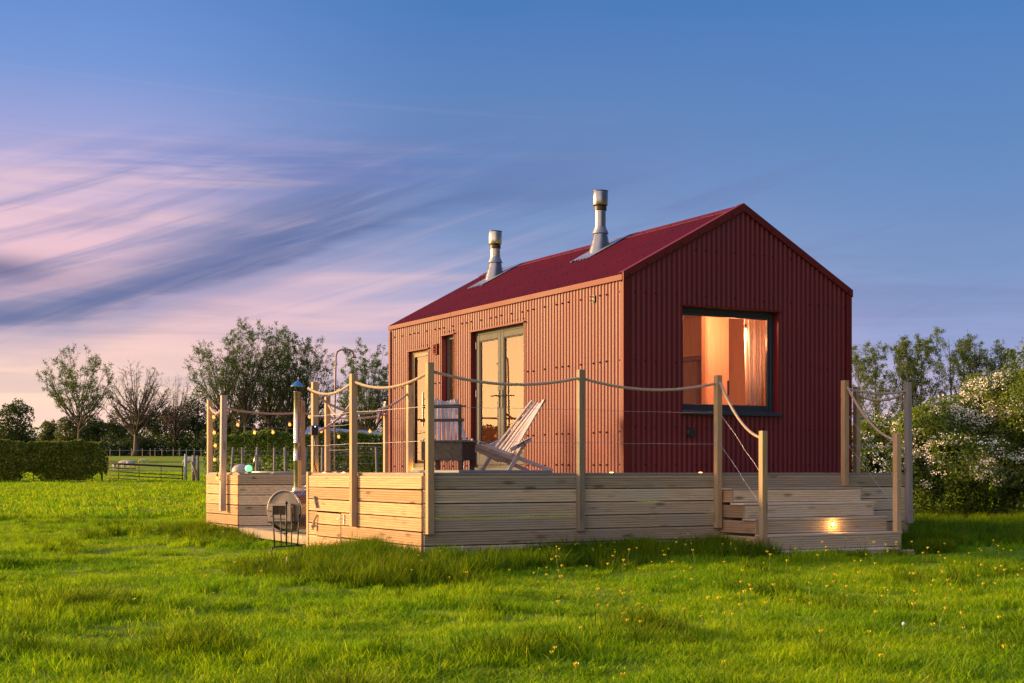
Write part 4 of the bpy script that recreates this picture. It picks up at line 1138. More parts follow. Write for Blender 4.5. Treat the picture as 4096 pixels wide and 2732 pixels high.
# ------------------------------------------------------------------ slatted stick chairs
def stick_chair(label, loc, rotz, up=1.0):
    t = thing('stick_chair', label, 'chair', loc, SITE, 'slatted folding stick chairs on the deck', rotz)
    Mloc = SITE @ Matrix.Translation(loc) @ Matrix.Rotation(rotz, 4, 'Z')
    def mb(): return MB(Mloc)
    HW = .25
    def bow(s): return .060 * (1 - (s / HW) ** 2)
    # backrest slats: top behind -> pass down through the seat
    nb = 7
    bk = mb()
    for i in range(nb):
        s = -HW + .03 + (2 * HW - .06) * i / (nb - 1); st_ = s * .56
        tx, tz = -.645 - bow(s) * .9, .885 * up + .012 * abs(s / HW) - bow(s) * .55
        bx, bz = -.10 - bow(s) * .3, .235 - bow(s) * .55
        bk.beam((bx, s, bz), (tx, st_, tz), .038, .019, (1, 0, .6), rnd=random.random(), w1=.042)
        c = Vector((tx, st_, tz)); d = (c - Vector((bx, s, bz))).normalized()
        bk.tube([c - d * .002 + Vector((0, -.021, 0)), c - d * .002 + Vector((0, .021, 0))], .0105, 10, rnd=random.random())
    bk.build('backrest', M_CHAIR, t, bevel=.003)
    se = mb(); ns = 6
    for i in range(ns):
        s = -HW + .06 + (2 * HW - .12) * i / (ns - 1)
        fx, fz = .335 - bow(s) * .2, .35 - bow(s) * .75
        L = .62 if 0 < i < ns - 1 else .62
        ex, ez = -.20, .145 - bow(s) * .15
        se.beam((ex, s, ez), (fx, s * .55, fz), .040, .020, (0, 0, 1), rnd=random.random(), w1=.028)
        se.tube([(fx, s * .55 - .018, fz), (fx, s * .55 + .018, fz)], .012, 10, rnd=random.random())
    se.build('seat', M_CHAIR, t, bevel=.003)
    for sg in (-1, 1):
        l = mb(); l.beam((0.0, sg * (HW + .025), .012), (-.265, sg * (HW + .02), .375), .026, .048, (1, 0, 0)); 
        l.tube([(0.0, sg * (HW + .025) - .012, .020), (0.0, sg * (HW + .025) + .012, .020)], .022, 12)
        l.build('leg', M_CHAIR, t, bevel=.004)
        l = mb(); l.beam((-.70, sg * (HW - .01), .022), (.335, sg * (HW - .10), .352), .024, .046, (0, 0, 1))
        l.build('leg', M_CHAIR, t, bevel=.004)
        l = mb(); l.beam((-.335, sg * (HW + .045), .405), (-.01, sg * (HW + .05), .27), .022, .050, (0, 0, 1))
        a_ = l.build('side_rail', M_CHAIR, t, bevel=.004)
        q = mb(); q.tube([(-.29, sg * (HW + .062), .41), (-.2, sg * (HW + .068), .37), (-.11, sg * (HW + .064), .32)], .006, 6)
        q.tube([(-.18, sg * (HW + .066), .40), (-.2, sg * (HW + .07), .36), (-.215, sg * (HW + .066), .33)], .005, 6); q.build('cord_knot', M_BLACK, a_)
        q = mb(); q.tube([(-.655, sg * .135, .885), (-.66, sg * .15, .895), (-.64, sg * .16, .87), (-.60, sg * .165, .82)], .006, 6); q.build('cord_knot', M_BLACK, t)
        q = mb(); q.tube([(.33, sg * .145, .35), (.325, sg * .165, .35)], .012, 8); q.tube([(.33, sg * .16, .355), (.26, sg * .17, .34)], .005, 6); q.build('cord_knot', M_BLACK, t)
    return t
# world facing (-.79,-.61): subtract the deck frame's turn
def site_rot(fx, fy): return math.atan2(fy, fx) - TH
def site_of(x, y):
    p = INV @ Vector((x, y, 0)); return (p.x, p.y, 0.0)
stick_chair('pale slatted stick chair seen from the side, in front of the double glazed doors', site_of(-.21, 16.9), site_rot(-.80, -.60))
stick_chair('pale slatted stick chair behind the black fire pit, its back towards the wall', site_of(-.74, 17.1), site_rot(.15, -.99), 1.05)

# ------------------------------------------------------------------ fire pit with grill frame
fa, fb, _ = site_of(-.75, 16.55); frot = -TH - R(20)
t = thing('fire_pit', 'black steel fire pit box with an upright grill frame beside the corner post', 'fire pit', (fa, fb, .03), SITE, None, frot)
MF = SITE @ Matrix.Translation((fa, fb, .03)) @ Matrix.Rotation(frot, 4, 'Z')
m = MB(MF); x0, x1, y0, y1, z0, z1 = -.26, .26, -.20, .20, .115, .345
for a in (x0, x1 - .006): m.box(a, a + .006, y0, y1, z0, z1)
for b in (y0, y1 - .006): m.box(x0 + .006, x1 - .006, b, b + .006, z0, z1)
m.box(x0 + .006, x1 - .006, y0 + .006, y1 - .006, z0, z0 + .006); m.box(x0 - .01, x1 + .01, y0 - .008, y0, z1 - .014, z1 + .004); m.box(x1, x1 + .04, y0, y1, z1 - .012, z1 + .003)
m.build('firebox', M_SOOT, t, bevel=.002)
for a in (x0 + .05, x1 - .03):
    for b in (y0 + .03, y1 - .03):
        m = MB(MF); m.box(a - .022, a + .022, b - .022, b + .022, .0, z0); m.build('leg', M_BLACK, t)
m = MB(MF)
for a in (x0 + .055, x1 - .05): m.box(a - .018, a + .018, y0 + .03, y0 + .06, z1 - .1, .75)
m.box(x0, x1 - .032, y0 + .028, y0 + .062, .725, .765); m.box(x0 - .02, x1 + .01, y0 + .012, y0 + .029, .565, .60)
m.tube([(x1 - .03, y0 + .045, .745), (x1 + .03, y0 + .045, .745)], .009, 8); m.build('grill_frame', M_BLACK, t, bevel=.003)

# ------------------------------------------------------------------ hot tub and its wood-fired heater
t = thing('hot_tub', 'sunken round hot tub with a zinc rim in the back deck', 'hot tub', (1.35, 7.25, 0))
m = MB(); m.lathe([(.76, -.9), (.76, .010), (.765, .018), (.80, .018), (.80, -.01)], (1.25, 7.2, 0), 40); m.build('rim', M_ZINC, t, auto=True)
m = MB(); m.lathe([(.80, -.7), (.80, -.012), (.83, -.012), (.83, -.7)], (1.25, 7.2, 0), 40); m.build('shell', M_BY, t)
t = thing('tub_headrest', 'rounded grey headrest on the edge of the hot tub', 'headrest', site_of(-4.30, 22.0))
a, b, _ = site_of(-4.22, 21.9); m = MB(); m.lathe([(.145, .004), (.148, .02), (.14, .06), (.11, .10), (.06, .125), (0, .13)], (a, b, 0), 24); m.build('dome', plain('grey_vinyl', (.34, .31, .29), .5), t, smooth=True)
m = MB(); m.lathe([(.19, .003), (.19, .016), (.15, .02)], (a + .1, b - .02, 0), 24); m.build('flange', M_ZINC, t)
a, b, _ = site_of(-4.03, 21.5); t = thing('globe_light', 'small round green glowing globe on the tub edge', 'globe light', (a, b, 0))
m = MB(); m.ball((a, b, .062), .056, 18); m.build('globe', M_GREEN, t, smooth=True)
m = MB(); m.lathe([(.03, .001), (.035, .012), (.02, .02)], (a, b, 0), 14); m.build('base', M_PLASTIC, t)
a, b, _ = site_of(-3.93, 21.9); t = thing('tub_tap', 'curved chrome tap standing on the rim of the hot tub', 'tap', (a, b, 0))
m = MB(); m.tube([(a, b, .002), (a, b, .22), (a - .015, b, .262), (a - .045, b, .27), (a - .075, b, .25), (a - .085, b, .17), (a - .088, b, .13)], .015, 12); m.build('spout', M_STEEL, t, smooth=True)
m = MB(); m.lathe([(.03, .001), (.03, .012), (.018, .02)], (a, b, 0), 16); m.tube([(a + .02, b, .06), (a + .06, b - .02, .07)], .007, 8); m.build('lever', M_STEEL, t)

hx, hy, hz = -3.03, 18.70, -.505; ax = Vector((.40, .917, 0)).normalized()
t = thing('tub_heater', 'round stainless steel wood burning tub heater with tall flue', 'heater', (hx, hy, -.83), WORLD)
c0 = Vector((hx, hy, hz)); sdv = Vector((ax.y, -ax.x, 0))
m = MB(WORLD); m.lathe([(0, .02), (.235, .02), (.252, .012), (.268, -.002), (.275, .0), (.275, .014), (.267, .02), (.267, .75), (.2, .78), (0, .78)], c0, 48, axis=ax); m.build('barrel', M_STEEL, t, auto=True)
m = MB(WORLD); m.lathe([(0, .004), (.12, .012), (.232, .016), (.245, .018)], c0, 40, axis=ax); m.build('face_plate', plain('warm_face_steel', (.22, .19, .15), .45, metal=.6, var=.3, scale=8), t, smooth=True)
def hp(s, z, d): return c0 + sdv * s + Vector((0, 0, z)) - ax * d
def hbox(m, s0, s1, z0, z1, d0, d1, mat=0):
    vs = [hp(s, z, d) for z in (z0, z1) for d in (d0, d1) for s in (s0, s1)]
    m.add(vs, [(0, 2, 3, 1), (4, 5, 7, 6), (0, 1, 5, 4), (2, 6, 7, 3), (0, 4, 6, 2), (1, 3, 7, 5)], mat)
m = MB(WORLD); zb, zt = -.14, .095; s0, s1 = -.20, .155
hbox(m, s0, s1, zt - .03, zt, .0, .09); hbox(m, s0, s1, zb, -.055, .0, .09); hbox(m, s0, -.125, -.055, zt - .03, .0, .09); hbox(m, .08, s1, -.055, zt - .03, .0, .09)
for i in range(11): hbox(m, -.118 + i * .0185, -.110 + i * .0185, -.125, -.100, .088, .0915, 1)
d_ = m.build('firebox_door', [plain('peach_steel', (.27, .225, .19), .42, metal=.5, var=.12), M_BLACK], t, bevel=.003)
m = MB(WORLD); hbox(m, -.125, .08, -.055, zt - .03, .04, .078); m.build('fire_glass', plain('sooty_glass', (.03, .017, .012), .12, var=.7, scale=30), d_)
m = MB(WORLD); m.tube([hp(-.25, .0, .03), hp(-.20, .0, .09), hp(-.15, -.005, .10)], .006, 6); m.ball(hp(-.145, -.075, .094), .007, 8); m.build('latch', M_BLACK, d_)
m = MB(WORLD)
for z in (-.12, .055): hbox(m, .145, .178, z - .008, z + .008, .03, .085)
m.build('hinge', M_STEEL, d_)
m = MB(WORLD); hbox(m, s0 + .01, s1 + .03, -.162, -.15, .0, .11, 0); m.build('ash_lip', M_BLACK, t)
for q in (.14, .62):
    m = MB(WORLD); p = c0 + ax * q; m.beam(p + sdv * -.17 + Vector((0, 0, -.30)), p + sdv * .17 + Vector((0, 0, -.30)), .05, .03)
    m.beam(p + Vector((0, 0, -.29)), p + Vector((0, 0, -.235)), .05, .22, up=sdv); m.build('foot', M_ZINC, t)
fp = c0 + ax * .30 + Vector((.03, 0, 0)) + sdv * -.02
m = MB(WORLD); m.lathe([(.0515, .22), (.0515, .66), (.0535, .665), (.0535, .675), (.0505, .68), (.0505, .90), (.0525, .905), (.0525, .915), (.0495, .92), (.0495, 1.585), (.052, 1.59), (.052, 1.60), (.046, 1.60)], fp, 24); fl_ = m.build('flue_pipe', M_STEEL, t, auto=True)
m = MB(WORLD); m.lathe([(.066, .215), (.066, .30), (.052, .305)], fp, 22); m.build('flue_socket', plain('dull_steel', (.6, .55, .5), .4, metal=.8), fl_, auto=True)
m = MB(WORLD); m.lathe([(0, 1.745), (.02, 1.74), (.094, 1.675), (.094, 1.670), (0, 1.672)], fp, 24)
m.build('rain_cap', plain('blue_grey_cap', (.12, .28, .42), .3, metal=.6), fl_)
m = MB(WORLD)
for k in range(3):
    a = k * 2.1 + .4; m.tube([fp + Vector((.045 * math.cos(a), .045 * math.sin(a), 1.58)), fp + Vector((.035 * math.cos(a), .035 * math.sin(a), 1.675))], .004, 5)
m.build('cap_strut', M_BLACK, fl_)
p = c0 + ax * .55; m = MB(WORLD); m.tube([p + Vector((0, 0, .24)), p + Vector((.0, 0, .30))], .02, 10); m.ball(p + Vector((0.02, 0, .31)), .045, 12, sz=1.2); m.build('filler_cap', M_PLASTIC, t, smooth=True)

# ------------------------------------------------------------------ wrought iron fire-tool rack and logs in the grass
rx, ry = -2.42, 15.05; g0 = gz(rx, ry)
t = thing('log_stand', 'black iron fire-tool stand with ball tipped rods on the grass by the deck', 'tool stand', (rx, ry, g0), WORLD)
m = MB(WORLD); q = []
lx, rr_ = rx - .155, rx + .165; zc = g0 + .225
m.tube([(lx + .07, ry - .10, g0), (lx, ry, g0 + .0), (lx, ry, zc - .03), (lx + .012, ry, zc - .008), (lx + .035, ry, zc), (rr_ - .04, ry + .06, zc + .012), (rr_ - .01, ry + .06, zc + .004), (rr_, ry + .06, zc - .02), (rr_ + .005, ry + .06, g0 - .01)], .0085, 8)
m.tube([(lx, ry - .1, g0 + .004), (lx, ry + .12, g0 + .004)], .008, 6); m.tube([(rr_ + .005, ry - .05, g0 + .004), (rr_ + .005, ry + .16, g0 + .004)], .008, 6); m.build('stand_frame', M_BLACK, t, smooth=True)
for i, (dx, hgt, r) in enumerate(((-.135, .345, .0075), (-.06, .345, .006), (-.002, .47, .009), (.055, .35, .006), (.125, .34, .007))):
    m = MB(WORLD); yy = ry + .02 + .008 * i; bx_ = rx + dx
    m.tube([(bx_ + (.005 * (2 - i)), yy, zc), (bx_ - (.004 * (2 - i)), yy, zc + hgt)], r, 8); m.ball((bx_ - (.004 * (2 - i)), yy, zc + hgt), .017 if i == 2 else .012, 12); m.build('rod', M_BLACK, t, smooth=True)
m = MB(WORLD); m.tube([(rx - .115, ry + .03, zc + .165), (rx - .04, ry + .03, zc + .165)], .005, 6); m.tube([(rx - .06, ry + .03, zc + .145), (rx + .015, ry + .03, zc + .145)], .005, 6)
m.tube([(rx, ry + .03, zc + .165), (rx + .06, ry + .03, zc + .165)], .005, 6); m.build('cross_hook', M_BLACK, t)
for (x, y, lab, dd) in ((rx + .02, ry - .02, 'charred split log with a pale end lying under the iron stand', Vector((.75, .6, 0))), (rx + .20, ry + .22, 'dark charred log lying beside the iron stand by the deck boards', Vector((-.93, .3, 0)))):
    z = gz(x, y) + .085; t = thing('log', lab, 'log', (x, y, z), WORLD, 'logs on the grass by the iron stand')
    m = MB(WORLD); p = Vector((x, y, z)); m.tube([p, p + dd * .07, p + dd * .14], [.042, .045, .038], 9); m.build('bark', M_LOG, t)
    m = MB(WORLD); m.lathe([(.0, .006), (.034, .005), (.040, 0), (.041, -.012)], p, 9, axis=-dd); m.build('cut_end', M_LOGEND, t)
x, y = rx - .03, ry - .12; z = gz(x, y)
t = thing('poker_handle', 'short black iron bar leaning into the grass beside the logs', 'iron bar', (x, y, z), WORLD)
m = MB(WORLD); m.tube([(x - .055, y - .02, z + .055), (x + .03, y + .03, z + .105)], .009, 8); m.build('bar', M_BLACK, t, smooth=True)

# ------------------------------------------------------------------ outdoor shower
M_DULL = plain('tarnished_pipe', (.17, .13, .115), .5, metal=.3)
a, b, _ = site_of(-2.70, 21.4)
t = thing('outdoor_shower', 'thin steel outdoor shower pipe hooked over behind the side posts', 'shower', (a, b, 0))
pts = [(a + .30, b - .16, .02), (a + .03, b - .02, .02), (a, b, .05), (a, b, .9), (a + .02, b, 1.78), (a + .035, b - .02, 1.84), (a + .08, b - .05, 1.87), (a + .19, b - .11, 1.87), (a + .235, b - .13, 1.85), (a + .25, b - .14, 1.80)]
m = MB(); m.tube(pts, .0135, 10); m.build('riser_pipe', M_DULL, t, smooth=True)
m = MB(); m.lathe([(.012, 1.80), (.018, 1.77), (.05, 1.755), (.052, 1.745), (0, 1.745)], (a + .25, b - .14, 0), 16); m.build('shower_head', M_DULL, t)
m = MB(); m.box(a - .05, a + .36, b - .2, b + .05, .001, .012); m.build('foot_plate', M_ZINC, t)

# ------------------------------------------------------------------ black box with cable on the corner post, towel
t = thing('power_box', 'black plastic box with blue light fixed to a side post, cable hanging', 'power box', (-.06, 3.30, .6))
m = MB(); m.box(-.045, .045, 3.215, 3.262, .47, .60); m.build('housing', M_PLASTIC, t, bevel=.008)
m = MB(); m.ball((.0, 3.212, .585), .005, 8); m.build('indicator', M_BLUE, t)
m = MB(); m.tube([(.0, 3.235, .47), (.005, 3.23, .35), (-.01, 3.24, .2), (.0, 3.235, .1), (.03, 3.24, .02)], .008, 8); m.build('cable', M_PLASTIC, t, smooth=True)
t = MB(); n = 16; vs = []
pa, pb = 3.2, 8.27
for j in range(9):
    for i in range(n):
        u_ = i / (n - 1); v_ = j / 8
        x = pa - .20 + .20 * u_ + .012 * math.sin(v_ * 4 + u_ * 5); yb = pb - .06 + .02 * math.sin(u_ * 16 + v_ * 2) - .02 * v_
        zt = 1.10 + .03 * math.sin(u_ * 3.1) - .05 * (1 - u_); vs.append((x, yb, zt - v_ * (.19 + .05 * math.sin(u_ * 5.5 + 1.2) - .05 * u_)))
t.add(vs, [(j * n + i, j * n + i + 1, (j + 1) * n + i + 1, (j + 1) * n + i) for j in range(8) for i in range(n - 1)])
o = t.build('towel', M_TOWEL, None, smooth=True, origin=(pa - .2, pb, 1.0)); tag(o, 'crumpled lilac towel draped by the last back post near the cabin', 'towel')
sm = o.modifiers.new('thick', 'SOLIDIFY'); sm.thickness = .012
m = MB(); m.lathe([(.07, 0), (.07, .10), (.065, .12), (0, .12)], (pa + .03, pb - .02, 1.08), 16)
t = thing('post_lantern', 'small dark lantern on top of the back post beside the towel', 'lantern', (pa, pb, 1.08)); m.build('casing', M_PLASTIC, t)

# ------------------------------------------------------------------ festoon lights
def W2S(px, py, dep):      # bearing from the viewpoint -> deck frame, used only to set real positions
    return Vector(((px / 1.7422 - 1175.5) / 3227 * dep, dep, (1083 - py / 1.7422) / 3227 * dep + .012))
strands = [('string of glowing bulbs swagged along the back rope of the tub deck', [(901, 1654, 22.3), (951, 1697, 22.5), (1018, 1728, 22.6), (1092, 1727, 22.8), (1159, 1696, 22.9), (1238, 1665, 23.1)]),
           ('string of glowing bulbs between the two back posts near the cabin', [(1285, 1723, 23.2), (1355, 1745, 23.4), (1408, 1737, 23.6), (1480, 1723, 23.7), (1521, 1664, 23.75)]),
           ('string of glowing bulbs hanging down the far left post', [(855, 1666, 21.85), (857, 1728, 21.85), (861, 1780, 21.85), (858, 1836, 21.85), (889, 1798, 21.25), (869, 1911, 21.2)])]
for lab, pts in strands:
    P = [W2S(*p) for p in pts]
    t = thing('string_lights', lab, 'string lights', P[0], WORLD, 'festoon light strings on the back posts')
    m = MB(WORLD); up = Vector((0, 0, .055)); cp = []
    for i, p in enumerate(P):
        cp.append(p + up)
        if i < len(P) - 1: cp.append((p + P[i + 1]) / 2 + up * .75)
    m.tube(cp, .0045, 5); m.build('cable', M_PLASTIC, t, smooth=True)
    for p in P:
        m = MB(WORLD); m.lathe([(.010, .055), (.016, .05), (.016, .022), (.012, .018)], p, 10); sk = m.build('socket', M_PLASTIC, t)
        m = MB(WORLD); m.lathe([(.012, .02), (.017, .008), (.022, -.008), (.022, -.018), (.015, -.032), (0, -.038)], p, 12); m.build('bulb', M_BULBGLASS, t, smooth=True)
for p, e in (((1018, 1728, 22.6), 1.2), ((1420, 1740, 23.5), 1.2), ((862, 1760, 21.7), 1.4), ((872, 1905, 21.1), .8)):
    q = W2S(*p); plight('festoon_glow', q.x, q.y - .12, q.z, e, (1, .5, .15), .05, WORLD)
# ------------------------------------------------------------------ vegetation
def PX(px, dep): return (px - 1175.5) / 3227 * dep          # bearing helper (photo width 2351)
def leaf_quads(P, size, seed, up=0.0, n=4, aspect=.62):
    r = np.random.default_rng(seed); N = len(P)
    d = r.normal(size=(N, 3)); d[:, 2] *= .8; d /= np.linalg.norm(d, axis=1)[:, None] + 1e-9
    e = r.normal(size=(N, 3)); e -= d * (e * d).sum(1)[:, None]; e /= np.linalg.norm(e, axis=1)[:, None] + 1e-9
    s = size * r.uniform(.6, 1.25, N)[:, None]
    f = np.cross(d, e)
    V = np.stack([P - d * s * .5, P + e * s * aspect * .5 + f * s * .12, P + d * s * .5, P - e * s * aspect * .5 + f * s * .12], 1).reshape(-1, 3)
    F = np.arange(4 * N).reshape(-1, 4)
    return V, F

def bez(a, b, c, t): return a.lerp(b, t).lerp(b.lerp(c, t), t)

def tree(name, label, x, y, H, R_, c0=.28, style='round', nmain=34, nsub=7, leaves=3500, lsize=.28, seed=1, leafm=None, group=None,
         trunk_r=None, bias=1.0, lean=0.0, twigs=0, sink=0.0, ground=None, bark=None, tw=1.0):
    r = random.Random(seed); z0 = (gz(x, y, False) if ground is None else ground) - sink
    t = thing(name, label, 'tree', (x, y, z0), WORLD, group)
    tr = trunk_r or H * .017
    m = MB(WORLD); tw_m = MB(WORLD)
    top = Vector((x + lean * H + r.uniform(-.02, .02) * H, y, z0 + H * .93))
    base = Vector((x, y, z0)); midp = Vector((x + r.uniform(-.03, .03) * H, y + r.uniform(-.02, .02) * H, z0 + H * .45))
    N = 14; tpts = [bez(base, midp, top, i / N) for i in range(N + 1)]
    if style in ('vase', 'round'): tpts = tpts[:9]
    m.tube(tpts, [tr * (1.35 if i == 0 else 1) * ((1 - .88 * i / N) if style not in ('vase', 'round') else max(.06, 1 - 1.5 * (i / N))) for i in range(len(tpts))], 7)
    def env(q):
        if style == 'poplar': return (math.sin(PI * min(1, q * .80 + .14)) ** .75)
        if style == 'vase': return (math.sin(PI * min(1, q * .72 + .12)) ** .7)
        if style == 'column': return (math.sin(PI * (q * .86 + .08)) ** .5)
        return math.sqrt(max(0, 1 - (2 * q - 1) ** 2)) ** .8
    L = []; Wt = []
    for k in range(nmain):
        a = r.uniform(0, 2 * PI)
        if style in ('vase', 'round'):     # ends lie on a dome; limbs leave the trunk low and arch upward
            cth = 1 - (k + r.random()) / nmain * (1.30 if style == 'vase' else 1.6); sth = math.sqrt(max(0, 1 - cth * cth))
            hc = H * (1 - c0) * (.56 if style == 'vase' else .52); zc = z0 + H - hc; f = r.uniform(.80, 1.0) * (1 if cth > -.2 else .85)
            rad = R_ * sth * f; ze = zc + hc * cth * f; q = max(0, min(1, (ze - z0 - H * c0) / (H * (1 - c0))))
            zs = z0 + H * (c0 * .75 + (.42 if cth > .3 else .22) * r.random() * (1 - c0)); zs = min(zs, ze - .03 * H)
            fr = min(.97, (zs - z0) / (H * .93)); st_ = bez(base, midp, top, fr)
            en = Vector((x + (st_.x - x) * .6 + math.cos(a) * rad, y + math.sin(a) * rad, ze))
            ct = st_.lerp(en, .42) + Vector((math.cos(a), math.sin(a), -.30)) * rad * .20
        else:
            q = ((k + r.random()) / nmain) ** .85
            rad = R_ * env(q) * r.uniform(.55, 1.0)
            ze = z0 + H * (c0 + (1 - c0) * q) * r.uniform(.97, 1.0)
            rise = rad * 1.5 + .05 * H
            zs = max(z0 + H * c0 * .55, ze - rise); fr = min(.97, (zs - z0) / (H * .93))
            st_ = bez(base, midp, top, fr)
            en = Vector((st_.x * .5 + x * .5 + math.cos(a) * rad, y + math.sin(a) * rad, ze))
            ct = st_.lerp(en, .45) + Vector((math.cos(a), math.sin(a), -.25)) * rad * .10
        br = tr * (.42 - .28 * q) * r.uniform(.8, 1.1)
        n = 6; bp = [bez(st_, ct, en, i / n) + Vector((r.uniform(-1, 1), r.uniform(-1, 1), r.uniform(-1, 1))) * rad * .025 * (i > 0) for i in range(n + 1)]
        m.tube(bp, [br * (1 - .82 * i / n) for i in range(n + 1)], 5, cap=False)
        for j in range(nsub):
            tt = r.uniform(.25, 1.0) ** .8; s = bez(st_, ct, en, tt)
            ln = R_ * r.uniform(.14, .30) * (1.15 - .4 * tt)
            dv = Vector((math.cos(a) * .5 + r.uniform(-.9, .9), math.sin(a) * .5 + r.uniform(-.9, .9), r.uniform(.1, 1.2) if style != 'round' else r.uniform(-.2, 1.0))).normalized()
            e_ = s + dv * ln; md_ = s.lerp(e_, .5) + Vector((r.uniform(-1, 1), r.uniform(-1, 1), r.uniform(-.3, .6))) * ln * .12
            tw_m.tube([s, md_, e_], [br * .26 * tw, br * .18 * tw, br * .08 * tw], 3, cap=False)
            for _ in range(twigs):
                u_ = r.uniform(.3, 1); s2 = s.lerp(e_, u_); d2 = (dv + Vector((r.uniform(-.8, .8), r.uniform(-.8, .8), r.uniform(-.3, .8)))).normalized()
                e2 = s2 + d2 * ln * r.uniform(.25, .6); tw_m.tube([s2, e2], [br * .18 * tw, br * .09 * tw], 3, cap=False)
                L.append((s2, e2)); Wt.append((.35 + q) ** bias)
            L.append((md_, e_)); Wt.append((.3 + q) ** bias * (.5 + tt))
    m.build('trunk', bark or M_BARK, t, smooth=True); tw_m.build('twigs', M_TWIG, t)
    if leaves:
        rn = np.random.default_rng(seed); Wt = np.array(Wt); ix = rn.choice(len(L), leaves, p=Wt / Wt.sum())
        A = np.array([tuple(s[0]) for s in L]); B = np.array([tuple(s[1]) for s in L])
        q = rn.uniform(0, 1.15, leaves)[:, None]
        P = A[ix] * (1 - q) + B[ix] * q + rn.normal(0, lsize * .75, (leaves, 3))
        V, F = leaf_quads(P, lsize, seed + 5)
        np_mesh('crown', V - np.array([x, y, z0]), F, leafm or M_LPOP, parent=t)
    return t

def lobed(lobes, n, seed, shell=.5, gapf=1.2, gap=-.25):
    """points in a union of ellipsoids, thinned by noise so gaps and clumps appear"""
    r = np.random.default_rng(seed); out = []
    vol = np.array([a[3] * a[4] * a[5] for a in lobes]) ** .67; vol /= vol.sum()
    for lb, w in zip(lobes, vol):
        k = int(n * w * 1.5); d = r.normal(size=(k, 3)); d /= np.linalg.norm(d, axis=1)[:, None]
        q = (shell ** 3 + (1 - shell ** 3) * r.random(k)) ** (1 / 3)
        p = d * q[:, None] * np.array(lb[3:6]) + np.array(lb[:3])
        keep = [noise.noise(Vector(v) * gapf) + .5 * noise.noise(Vector(v) * gapf * 2.7) > gap + .35 * (qq - .7) for v, qq in zip(p, q)]
        out.append(p[np.array(keep)])
    P = np.concatenate(out); r.shuffle(P); return P[:n]

def bushy(name, label, x, y, H, W, seed, n=5000, lsize=.3, leafm=None, cat='tree', group=None, depth=None, ground=None, trunk=True, lobes=None, core=.55, flat=1.0, gapf=None, stems=0, gap=-.25):
    r = random.Random(seed); z0 = gz(x, y, False) if ground is None else ground
    t = thing(name, label, cat, (x, y, z0), WORLD, group); D = depth or W * .8
    if lobes is None:
        lobes = []
        for i in range(11):
            a = r.uniform(0, 2 * PI); q = r.uniform(.1, .62); zz = r.uniform(.22, .80) * H
            k = (1 - (zz / H) ** 2.2) ** .5
            lobes.append((x + math.cos(a) * q * W / 2, y + math.sin(a) * q * D / 2, z0 + zz, W * r.uniform(.16, .30) * (.5 + .5 * k), D * .25, H * r.uniform(.13, .22) * flat))
        lobes.append((x, y, z0 + H * .5, W * .33, D * .33, H * .44)); lobes.append((x + W * .05, y, z0 + H * .8, W * .2, D * .2, H * .2))
    P = lobed(lobes, n, seed, core, gapf or 3.2 / W, gap); V, F = leaf_quads(P, lsize, seed + 1)
    np_mesh('foliage', V - np.array([x, y, z0]), F, leafm or M_LWOOD, parent=t)
    m = MB(WORLD)
    if trunk:
        m.tube([(x, y, z0 - .3), (x, y, z0 + H * .35), (x + .04 * W, y, z0 + H * .75)], [H * .03, H * .022, H * .006], 7)
    for i in range(stems or 9):
        lb = lobes[i % len(lobes)]; b0 = Vector((x + (lb[0] - x) * (.15 if trunk else .9) , y + (lb[1] - y) * .5, z0 + (H * .25 if trunk else -.1)))
        e = Vector((lb[0] + lb[3] * r.uniform(-.4, .4), lb[1], lb[2] + lb[5] * .5))
        m.tube([b0, b0.lerp(e, .5) + Vector((r.uniform(-.05, .05) * W, 0, 0)), e], [H * .012, H * .008, H * .003], 5)
    m.build('stems' if not trunk else 'trunk', M_TWIG, t)
    return t

# ---- row of standing trees to the left, beyond the sheep field
tree('ash_tree', 'lone slender tree in thin leaf above the clipped hedge at far left', PX(180, 168), 168, 14.6, 4.5, .34, 'vase', 52, 10, 13000, .15, 11, M_LPOP, bias=.6, twigs=2, trunk_r=.26, lean=.01, tw=1.3)
tree('bare_tree', 'broad bare-branched tree with a thick trunk standing behind the sheep', PX(312, 228), 228, 15.4, 5.6, .26, 'vase', 60, 10, 4200, .13, 12, M_LBARE, bias=.9, twigs=3, trunk_r=.55, tw=1.0)
tree('bare_tree', 'narrow leafless grey tree right of the broad bare tree', PX(400, 236), 236, 14.4, 3.6, .20, 'vase', 60, 9, 0, .2, 13, twigs=3, trunk_r=.34, tw=.9)
G1 = 'tall poplars in a close row beyond the field'
tree('poplar', 'leftmost poplar of the close group, widest at its lower left', PX(516, 200), 200, 18.6, 5.6, .30, 'vase', 56, 11, 12500, .18, 14, group=G1, bias=2.0, twigs=2, lean=-.01, trunk_r=.34)
tree('poplar', 'tallest poplar of the close group, second from the left', PX(566, 198), 198, 20.6, 4.3, .30, 'vase', 54, 11, 11500, .18, 15, group=G1, bias=2.0, twigs=2, trunk_r=.34)
tree('poplar', 'poplar in the middle of the close group with twin upright stems', PX(618, 202), 202, 20.3, 3.9, .30, 'vase', 52, 11, 10500, .18, 16, group=G1, bias=2.0, twigs=2, trunk_r=.32)
tree('poplar', 'fourth poplar of the close group just left of the flue cap', PX(657, 199), 199, 19.8, 4.2, .30, 'vase', 52, 11, 10500, .18, 17, group=G1, bias=2.0, twigs=2, trunk_r=.32)
tree('poplar', 'rightmost poplar of the close group with rounded right flank', PX(700, 200), 200, 18.2, 4.8, .30, 'vase', 52, 11, 11000, .18, 18, group=G1, bias=1.8, twigs=2, lean=.012, trunk_r=.3)
